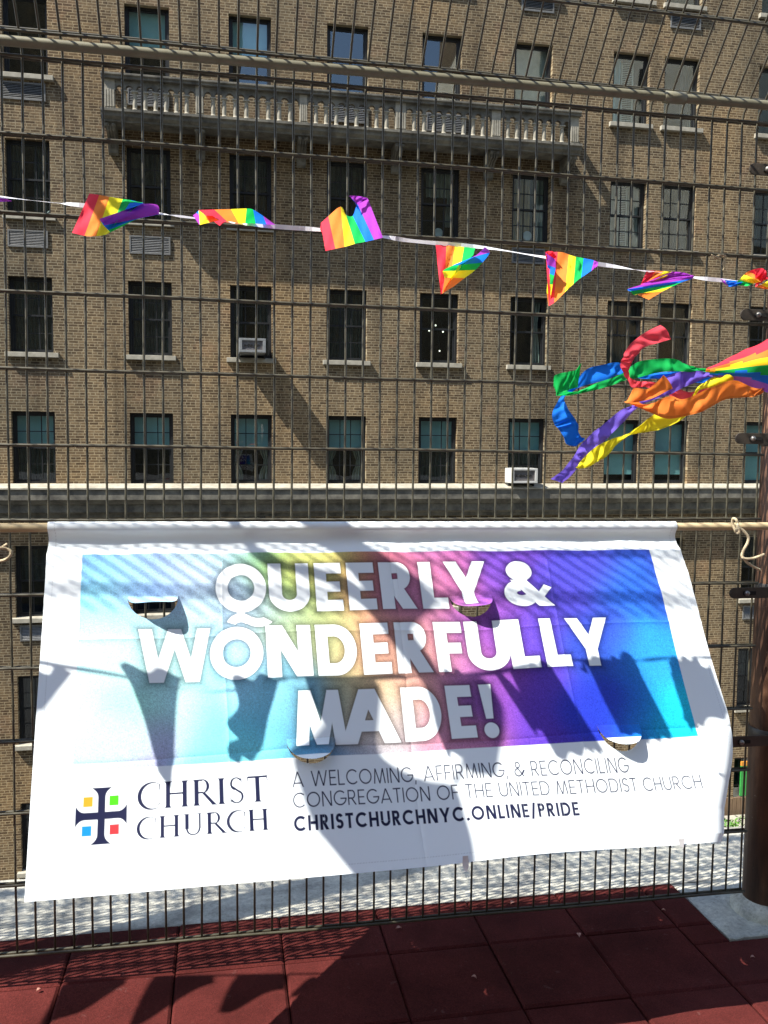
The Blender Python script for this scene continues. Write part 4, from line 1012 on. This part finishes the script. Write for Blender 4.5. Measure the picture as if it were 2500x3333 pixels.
def ribbon(sections, Y, cfun, sub=7, across=4, crumple=.004, seed=0):
    """sections: ((xa,ya),(xb,yb),da,db) photo places of the two edges and how far each stands in front of (-) or behind (+) the plane Y"""
    A = []; B = []
    for s in sections:
        da, db = (s[2], s[3]) if len(s) > 3 else (s[2], s[2]) if len(s) > 2 else (0, 0)
        A.append(at_y(*s[0], Y+da)); B.append(at_y(*s[1], Y+db))
    a = spline(A, sub); b = spline(B, sub); G = []
    for i, (p, q) in enumerate(zip(a, b)):
        row = []
        if i == 0: nz = np.random.default_rng(seed+50); kn = nz.normal(size=(len(sections)*3+2, 3))
        f_ = i/(len(a)-1)*(len(kn)-1); i0 = min(int(f_), len(kn)-2); kv = kn[i0]*(1-(f_-i0))+kn[i0+1]*(f_-i0)
        for k in range(across+1):
            s = k/across; pt = p*(1-s)+q*s
            w = math.sin(math.pi*s); pt = pt + np.array([0, 1, 0])*crumple*(w*kv[0]+.8*kv[1]*(s-.5)+.5*kv[2]*math.sin(2*math.pi*s))
            row.append(pt)
        G.append(row)
    return G

# ------------------------------------------------------------------ pennant string
YS = -.555; YSL = -.095
st_px = [(150,657),(257,667),(517,695),(628,709),(895,737),(1044,748),(1252,771),(1350,785),(1579,806),(1773,837),(1946,859),(2099,882),(2258,903),(2348,912),(2500,927)]
ysx = lambda x: YS+.035*min(1.4, max(0, (x-250)/1000))
P0 = at_y(150, 657, YS); P1 = at_y(628, 709, ysx(628)); sl_ = (P1-P0)/(P1[0]-P0[0])
spts = [P0-sl_*d for d in (2.6, 1.8, 1.0, .5, .2)] + [at_y(x, y, ysx(x)) for x, y in st_px]
for i, d in enumerate((2.6, 1.8, 1.0, .5, .2)): spts[i] = spts[i]+np.array([0,.20*float(sstep(.6, 1.5, d)),.02*float(sstep(.6, 1.5, d))])
pl = spts[-1]; dl = spts[-1]-spts[-3]; dl /= dl[0]; spts += [pl+dl*.3, pl+dl*.9]
bun = thing('pennant_string', 'white ribbon string of small rainbow flags strung across in front of the fence', 'bunting', tuple(P0))
b = MB(); sp = spline(spts, 6)
for i in range(len(sp)-1):
    tw = [1.1+.9*math.sin(j*.37)+.5*math.sin(j*.11) for j in (i, i+1)]; q = []
    for j, t_ in ((i, tw[0]), (i+1, tw[1])):
        o_ = np.array([0, math.cos(t_), math.sin(t_)])*.0048; q.append((sp[j]-o_, sp[j]+o_))
    b.quad(q[0][0], q[1][0], q[1][1], q[0][1])
local(b, tuple(P0)).build('string', M['ribbon'], bun, True)
R6 = [RB[c] for c in 'roygbp']
def flag(parts, seed, Y=YS):
    """parts: list of (edge0, edge1, colours, depth0, depth1): stripes run from edge0 to edge1; each edge is a list of photo places"""
    cl = Cloth()
    for e0, e1, colours, d0, d1 in parts:
        n = len(colours); sub = 4; nv = 9
        E0 = spline([(x, y) for x, y in e0], max(1, (n*sub)//(len(e0)-1))); E1 = spline([(x, y) for x, y in e1], max(1, (n*sub)//(len(e1)-1)))
        N_ = n*sub
        E0 = [E0[round(i*(len(E0)-1)/N_)] for i in range(N_+1)]; E1 = [E1[round(i*(len(E1)-1)/N_)] for i in range(N_+1)]
        G = []
        for j in range(nv+1):
            s = j/nv; row = []
            for i in range(N_+1):
                x, y = E0[i]*(1-s)+E1[i]*s
                d = d0*(1-s)+d1*s + .010*math.sin(math.pi*s)*math.sin(i*.55+seed) + .005*math.sin(i*1.1+j*1.0+seed)
                row.append(at_y(x, y, ysx(x)+d))
            G.append(row)
        cl.grid(G, lambda i, j: colours[min(i//sub, n-1)])
    return cl.build('pennant', bun, tuple(P0))
z6c = lambda *q: [(150+q[i]/1.4426, 560+q[i+1]/1.4426) for i in range(0, len(q), 2)]
z7c = lambda *q: [(1350+q[i]/1.4426, 740+q[i+1]/1.4426) for i in range(0, len(q), 2)]
r_, o_, y_, g_, b_, p_ = R6
# A
flag([(z6c(203,101, 250,107, 298,116, 360,127, 455,143), z6c(122,285, 180,299, 235,301, 296,286, 330,230), [r_,o_,y_,g_], 0, -.12),
      (z6c(252,222, 270,250, 292,272, 300,284), z6c(530,198, 500,205, 440,215, 345,262), [b_,b_,g_], -.13, -.01),
      (z6c(252,220, 256,226, 272,250), z6c(455,148, 524,155, 530,198), [p_,p_], -.135, -.004),
      (z6c(360,127, 400,132, 458,146), z6c(335,190, 370,178, 440,155), [g_,b_], .004, -.06)], 1.0)
# B
flag([(z6c(715,178, 790,176, 868,174, 942,171, 972,176, 1020,206, 1072,244), z6c(815,252, 850,232, 905,240, 935,241, 985,242, 1035,246, 1076,248), [r_,o_,y_,g_,b_,p_], -.16, 0),
      (z6c(690,203, 705,192, 716,180), z6c(718,246, 770,236, 815,222), [p_,b_], .0, -.10), (z6c(716,182, 740,178), z6c(722,248, 812,226), [y_,o_], -.06, -.11)], 2.0)
# C
flag([(z6c(1290,240, 1325,208, 1383,162, 1408,200, 1440,205, 1463,150, 1510,122), z6c(1312,371, 1358,360, 1402,351, 1450,337, 1500,327, 1540,318, 1582,308), [r_,o_,y_,g_,b_,p_], 0, -.13),
      (z6c(1424,111, 1465,112, 1508,122), z6c(1462,152, 1485,140, 1512,126), [p_,p_], -.03, -.02), (z6c(1424,111, 1440,124), z6c(1470,165, 1470,180), [b_,b_], -.01, .0),
      (z6c(1290,240, 1287,270), z6c(1312,371, 1330,360), [r_,r_], -.005, -.008)], 3.1)
# D
flag([(z7c(98,82, 148,84, 188,88, 232,92, 285,96), z7c(122,315, 140,300, 170,250, 215,190, 275,130), [r_,o_,y_,g_], 0, -.09),
      (z7c(330,92, 352,118, 318,165, 285,200, 235,238, 185,276), z7c(300,122, 270,140, 175,180, 132,205, 140,236, 128,312), [p_,b_,g_,y_,o_], -.01, -.11)], 4.0)
# E
flag([(z7c(615,118, 690,116, 735,132, 780,142, 832,152, 862,164), z7c(630,370, 665,345, 720,290, 770,245, 818,212, 858,182), [r_,o_,y_,g_,b_,p_], 0, -.11),
      (z7c(612,118, 622,175, 626,215, 622,265, 620,310, 628,368), z7c(660,150, 662,190, 655,225, 648,268, 640,318, 632,368), [p_,b_,g_,y_,o_], -.03, -.10),
      (z7c(612,122, 620,112, 650,112), z7c(618,150, 650,148, 668,140), [r_,r_], -.032, -.03)], 5.2)
# F
flag([(z7c(1090,203, 1130,204, 1172,206, 1215,210), z7c(1060,272, 1095,262, 1130,250, 1180,236), [r_,o_,y_], 0, -.01),
      (z7c(1310,226, 1305,240, 1255,258, 1215,276, 1165,300, 1100,340), z7c(1062,270, 1000,290, 1010,300, 1030,318, 1045,312, 1052,320), [p_,b_,g_,y_,o_], -.02, -.12),
      (z7c(1210,208, 1260,212, 1312,228), z7c(1060,268, 1120,262, 1200,245), [p_,p_], -.012, -.02)], 6.0)
# G
flag([(z7c(1432,240, 1455,248), z7c(1440,252, 1470,278), [p_,p_], 0, 0), (z7c(1455,247, 1500,250, 1540,255), z7c(1475,278, 1500,278, 1530,270), [b_,b_], -.005, -.005),
      (z7c(1500,270, 1530,240, 1560,210, 1600,195), z7c(1560,276, 1600,262, 1640,250, 1665,240), [g_,y_,o_,r_], -.01, -.02), (z7c(1598,195, 1632,192, 1650,205), z7c(1600,280, 1640,250, 1655,230), [r_,r_], -.03, -.02),
      (z7c(1600,280, 1640,262, 1680,235), z7c(1640,290, 1700,290, 1740,270), [o_,y_,g_], -.01, 0)], 7.0)
# flags farther left along the string hang more freely; their shadows fall on the banner
def hanging_flag(x0, w, drop, fwd, seed, tap=None):
    z_at = lambda x: np.interp(x, [p[0] for p in sp], [p[2] for p in sp])
    y_at = lambda x: np.interp(x, [p[0] for p in sp], [p[1] for p in sp])
    cl = Cloth(); N_ = 24; nv = 8; G = []
    for j in range(nv+1):
        s = j/nv; row = []
        for i in range(N_+1):
            t_ = i/N_; x = x0+w*t_
            ln = drop*(1+tap*(1-t_)) if tap and tap < 0 else drop*(1-(tap if tap else .55*(1 if seed % 2 else .4))*t_)
            row.append(np.array([x+.02*s*math.sin(seed)+.012*math.sin(5*t_+seed)*s, y_at(x)+fwd*(.4*s+.6*s*s)*(1-max(tap or 0, 0)*t_)+.02*s*math.sin(6*t_+seed), z_at(x)-ln*s]))
        G.append(row)
    cl.grid(G, lambda i, j: R6[min(i//4, 5)]); cl.build('pennant', bun, tuple(P0))
hanging_flag(.0, .13, .10, -.13, 1, .95); hanging_flag(-1.10, .17, .08, -.20, 3, .80); hanging_flag(-1.35, .17, .10, -.21, 1, .80); hanging_flag(-.86, .15, .08, -.14, 3, .5)
def to_banner(x, y):
    d = ray(x, y); n_ = np.cross(BU, BV); return CAM+d*((n_@(BO-CAM))/(n_@d))
def blown_flag(secs):
    A = []; B = []
    for k_, (xa, ya, xb_, yb) in enumerate(secs):
        for L_, (x, y) in ((A, (xa, ya)), (B, (xb_, yb))):
            q = to_banner(x, y); L_.append(q+SUN*((q[1]-(YS-.12*(k_/(len(secs)-1))**1.5))/-SUN[1]))
    a = spline(A, 5); b = spline(B, 5); cl = Cloth()
    cl.grid([[p*(1-k/24)+q*k/24+np.array([0,.006*math.sin(k*.5+i*.3),0]) for k in range(25)] for i, (p, q) in enumerate(zip(a, b))], lambda i, j: R6[min(i//4, 5)])
    cl.build('pennant', bun, tuple(P0))
blown_flag([(90,2190,241,2174), (90,2235,236,2200), (80,2300,200,2250), (75,2345,140,2312)])
blown_flag([(392,2170,588,2184), (432,2235,582,2225), (464,2330,572,2330), (490,2440,560,2432), (508,2500,556,2496), (538,2548,556,2560)])
blown_flag([(748,2198,917,2214), (780,2300,906,2300), (735,2352,882,2368), (776,2404,862,2396), (738,2422,850,2430), (748,2478,832,2470)])

# ------------------------------------------------------------------ rainbow windsock with six streamers, at the right
YW = -.62
z8c = lambda *q: [((1750+q[i]/2.212), (1000+q[i+1]/2.212)) for i in range(0, len(q), 2)]
ring0 = at_y(*z8c(1600, 420)[0], YW)
sock = thing('windsock', 'rainbow windsock with six long streamers blowing to the left beside the post', 'windsock', tuple(ring0))
L6 = [RB['r'], RB['o'], RB['y'], RB['g'], RB['b'], RB['v']]
# body: a limp striped tube, its open tail towards the left
cl = Cloth(); G = []
rows = [(1225,465,30,.3),(1330,455,62,.5),(1450,440,105,.72),(1560,430,150,.9),(1660,425,190,1.0),(1800,415,215,1.0),(2000,405,225,1.0),(2250,395,228,1.0)]
for k, (x, y, hgt, dp) in enumerate(spline([np.array(r) for r in rows], 5)):
    c_ = at_y(*z8c(x, y)[0], YW); hz = hgt/2.212/F0*np.dot(c_-CAM, FW); row = []
    for i in range(37):
        a = math.radians(100 + 360*i/36)
        rr = hz*(1+.07*math.sin(3*a+k*.4)+.05*math.sin(7*a-k*.5))
        row.append(c_+np.array([.0, -rr*.95*math.sin(a-math.pi/2)*1.0, rr*math.cos(a-math.pi/2)]))
    G.append(row)
cl.grid(G, lambda i, j: L6[[0,1,2,3,4,5][(i*6//36)]]); 
# order the bands so that red is on top and violet below on the side that is seen
cl.c = []
for j in range(len(G)-1):
    for i in range(36):
        zz = (G[j][i][2]+G[j][i+1][2])/2; top = max(p[2] for p in G[j]); bot = min(p[2] for p in G[j])
        cl.c.append(L6[min(5, int((top-zz)/(top-bot+1e-6)*5.999))])
cl.build('body', sock, tuple(ring0))
hoop_c = np.mean(np.array(G[-1]), 0)
b = MB(); b.tube([tuple(p-ring0) for p in G[-1]], .003, 6, False); b.build('hoop', M['tie'], sock, True)
hp = at_y(2870, 930, YW)+np.array([.35, 0, .15])
b = MB()
for i in (0, 12, 24): b.tube([tuple(np.array(G[-1][i])-ring0), tuple(hp-ring0)], .0008, 4)
b.build('bridle', M['tie'], sock)
def S(*q):                                           # xa ya xb yb depth ...
    out = []
    for i in range(0, len(q), 5):
        a, b_ = z8c(q[i], q[i+1])[0], z8c(q[i+2], q[i+3])[0]; out.append((a, b_, q[i+4]))
    return out
def streamer(secs, col, seed, back=None):
    cl = Cloth(); G = ribbon(secs, YW, None, 7, 8, .0055, seed); cl.grid(G, lambda i, j: tuple(c*(.80 if i in (0, 7) else 1) for c in col)); cl.build('streamer', sock, tuple(ring0))
streamer(S(1500,500,1480,560,.03, 1250,560,1200,640,.05, 1100,610,1080,690,.05, 940,560,900,610,.03, 800,535,780,575,.0, 705,530,690,578,-.01, 662,490,640,520,-.03, 660,430,603,425,-.05, 705,360,612,360,-.06, 770,290,662,270,-.06, 865,258,770,185,-.05, 960,230,885,128,-.04), RB['k'], 1)
streamer(S(1420,430,1400,480,.03, 1215,440,1215,475,.01, 1100,420,1100,468,.0, 985,372,990,460,.0, 860,372,870,470,.01, 720,395,715,510,.015, 640,455,650,520,.02, 560,500,540,560,.02, 440,540,420,595,.02, 300,600,250,632,.02, 215,605,140,636,.0, 128,560,133,632,-.03, 125,490,140,635,-.05, 215,465,190,615,-.055, 275,450,240,590,-.045, 316,400,290,575,-.03), RB['g'], 2)
streamer(S(1480,500,1470,560,.05, 1220,485,1200,545,.04, 1100,468,1080,540,.04, 960,462,930,515,.04, 800,470,760,515,.04, 600,400,602,482,.04, 480,412,500,520,.04, 340,455,320,570,.035, 230,590,250,612,.03, 160,650,195,650,.02, 105,765,215,722,.0, 118,840,262,790,.0, 160,890,294,852,.0, 210,985,305,925,.0, 282,1002,336,942,.01), RB['b'], 3)
streamer(S(1500,540,1490,580,.02, 1275,480,1250,505,.0, 1160,458,1145,540,.0, 1020,468,1045,580,.0, 935,500,950,630,.01, 830,600,850,660,.03, 690,703,722,720,.02, 600,740,645,800,.0, 465,850,545,900,-.01, 355,940,465,980,-.015, 285,1035,360,1070,-.015, 240,1095,295,1150,-.01, 165,1185,250,1205,.0, 90,1235,182,1266,.01), RB['v'], 4)
streamer(S(1560,520,1550,570,.01, 1430,488,1440,515,-.01, 1320,473,1345,560,-.01, 1200,545,1130,615,.01, 1100,690,1090,760,.03, 1050,765,1000,832,.02, 850,768,865,885,.0, 745,845,705,912,-.01, 640,915,618,947,-.02, 545,945,485,1080,-.03, 425,1000,430,1112,-.035, 335,1085,365,1150,-.035, 275,1155,300,1163,-.03), RB['y'], 5)
streamer(S(1640,575,1600,630,-.01, 1590,585,1555,645,-.03, 1500,555,1480,650,-.04, 1400,525,1350,665,-.05, 1255,575,1205,742,-.06, 1060,660,1100,775,-.06, 950,640,930,802,-.055, 830,690,770,742,-.05, 740,690,635,682,-.055, 690,585,650,690,-.07, 800,585,800,665,-.075, 905,488,975,585,-.07), RB['o'], 6)

# unseen cloth shapes added at upper left to cast the curved shadow on the banner
so2 = to_banner(1250, 2620)+SUN*2.55
shadow_cloth = thing('windsock', 'unseen rainbow cloth shapes added at the upper left to cast the curved banner shadow', 'windsock', tuple(so2))
def shadow_strip(secs, t0, t1, name, cols, seed):  # shadow outline carried back towards the sun; its streamers and bodies are added cloth
    A = []; B = []; n = len(secs)
    for i, (xa, ya, xb_, yb) in enumerate(secs):
        t = t0+(t1-t0)*i/(n-1)
        A.append(to_banner(xa, ya)+SUN*t); B.append(to_banner(xb_, yb)+SUN*(t+.05*math.sin(i*1.4+seed)))
    a = spline(A, 6); b = spline(B, 6); m = 6*len(cols) if len(cols) > 1 else 4
    cl = Cloth(); cl.grid([[p*(1-k/m)+q*k/m for k in range(m+1)] for p, q in zip(a, b)], lambda i, j: cols[min(len(cols)-1, i*len(cols)//m)])
    cl.build(name, shadow_cloth, tuple(so2))
zb = lambda *q: [(700+q[i]/1.659, 1690+q[i+1]/1.659, 700+q[i+2]/1.659, 1690+q[i+3]/1.659) for i in range(0, len(q), 4)]
shadow_strip(zb(60,-10,135,-10, 85,40,160,35, 150,130,215,125, 205,205,290,190, 300,262,380,225, 430,290,510,245, 560,330,620,280, 690,390,740,335, 840,515,890,470, 935,640,980,595, 1080,830,1115,785, 1180,965,1215,915, 1280,1110,1320,1075, 1325,1220,1360,1200, 1320,1340,1355,1345, 1270,1420,1310,1440), 2.35, 2.65, 'streamer', [RB['r']], 1)
shadow_strip(zb(440,-10,700,-10, 480,60,745,50, 590,140,830,135, 690,230,960,225, 765,330,1090,320, 860,440,1190,440, 950,550,1120,540, 1010,640,1075,620, 1090,760,1160,740, 1170,880,1230,860), 2.5, 2.6, 'body', L6, 2)
shadow_strip(zb(1180,840,1420,830, 1235,900,1475,880, 1330,1010,1550,1005, 1362,1130,1562,1130, 1352,1270,1545,1280, 1380,1370,1535,1375, 1510,1400,1530,1402), 2.55, 2.6, 'streamer', [RB['g']], 4)
shadow_strip(zb(640,860,850,850, 600,950,890,920, 620,1080,880,1050, 520,1230,870,1220, 440,1300,930,1295, 455,1400,1120,1385, 480,1490,1290,1440, 540,1660,1360,1620, 640,1790,1400,1750, 770,1950,1418,1890), 2.45, 2.6, 'body', L6, 3)

# ------------------------------------------------------------------ petals and scraps on the floor
for i, (px, py, lab) in enumerate(((2160,2965,'dry pink petal near the concrete pad'), (2450,3118,'dry pink petal at the lower right of the dark floor'), (1298,3023,'dry pink petal on the dark floor below the banner'), (1543,3183,'small yellow scrap on the dark floor'), (1884,3045,'thin yellow scrap on the dark floor under the banner'), (126,3225,'dry curled leaf on the lit red tiles'), (1668,2940,'pale scrap on the red tiles by the fence'))):
    p = at_z(px, py, FZ+.004); b = MB(); L_ = random.uniform(.012, .02); w_ = L_*.35; G = []
    for j in range(7):
        s = j/6; ww = w_*math.sin(math.pi*min(.98, max(.05, s))); zc = .004*math.sin(math.pi*s)
        G.append([(L_*(s-.5), -ww, zc+.003), (L_*(s-.5), 0, zc), (L_*(s-.5), ww, zc+.003)])
    for j in range(6):
        for q in range(2): b.quad(G[j][q], G[j][q+1], G[j+1][q+1], G[j+1][q])
    o = b.build('petal', M['leaf_litter'], None, True); o.location = tuple(p); o.rotation_euler = (0, 0, random.uniform(0, 3)); tag(o, lab, 'petal', 'scraps on the floor')
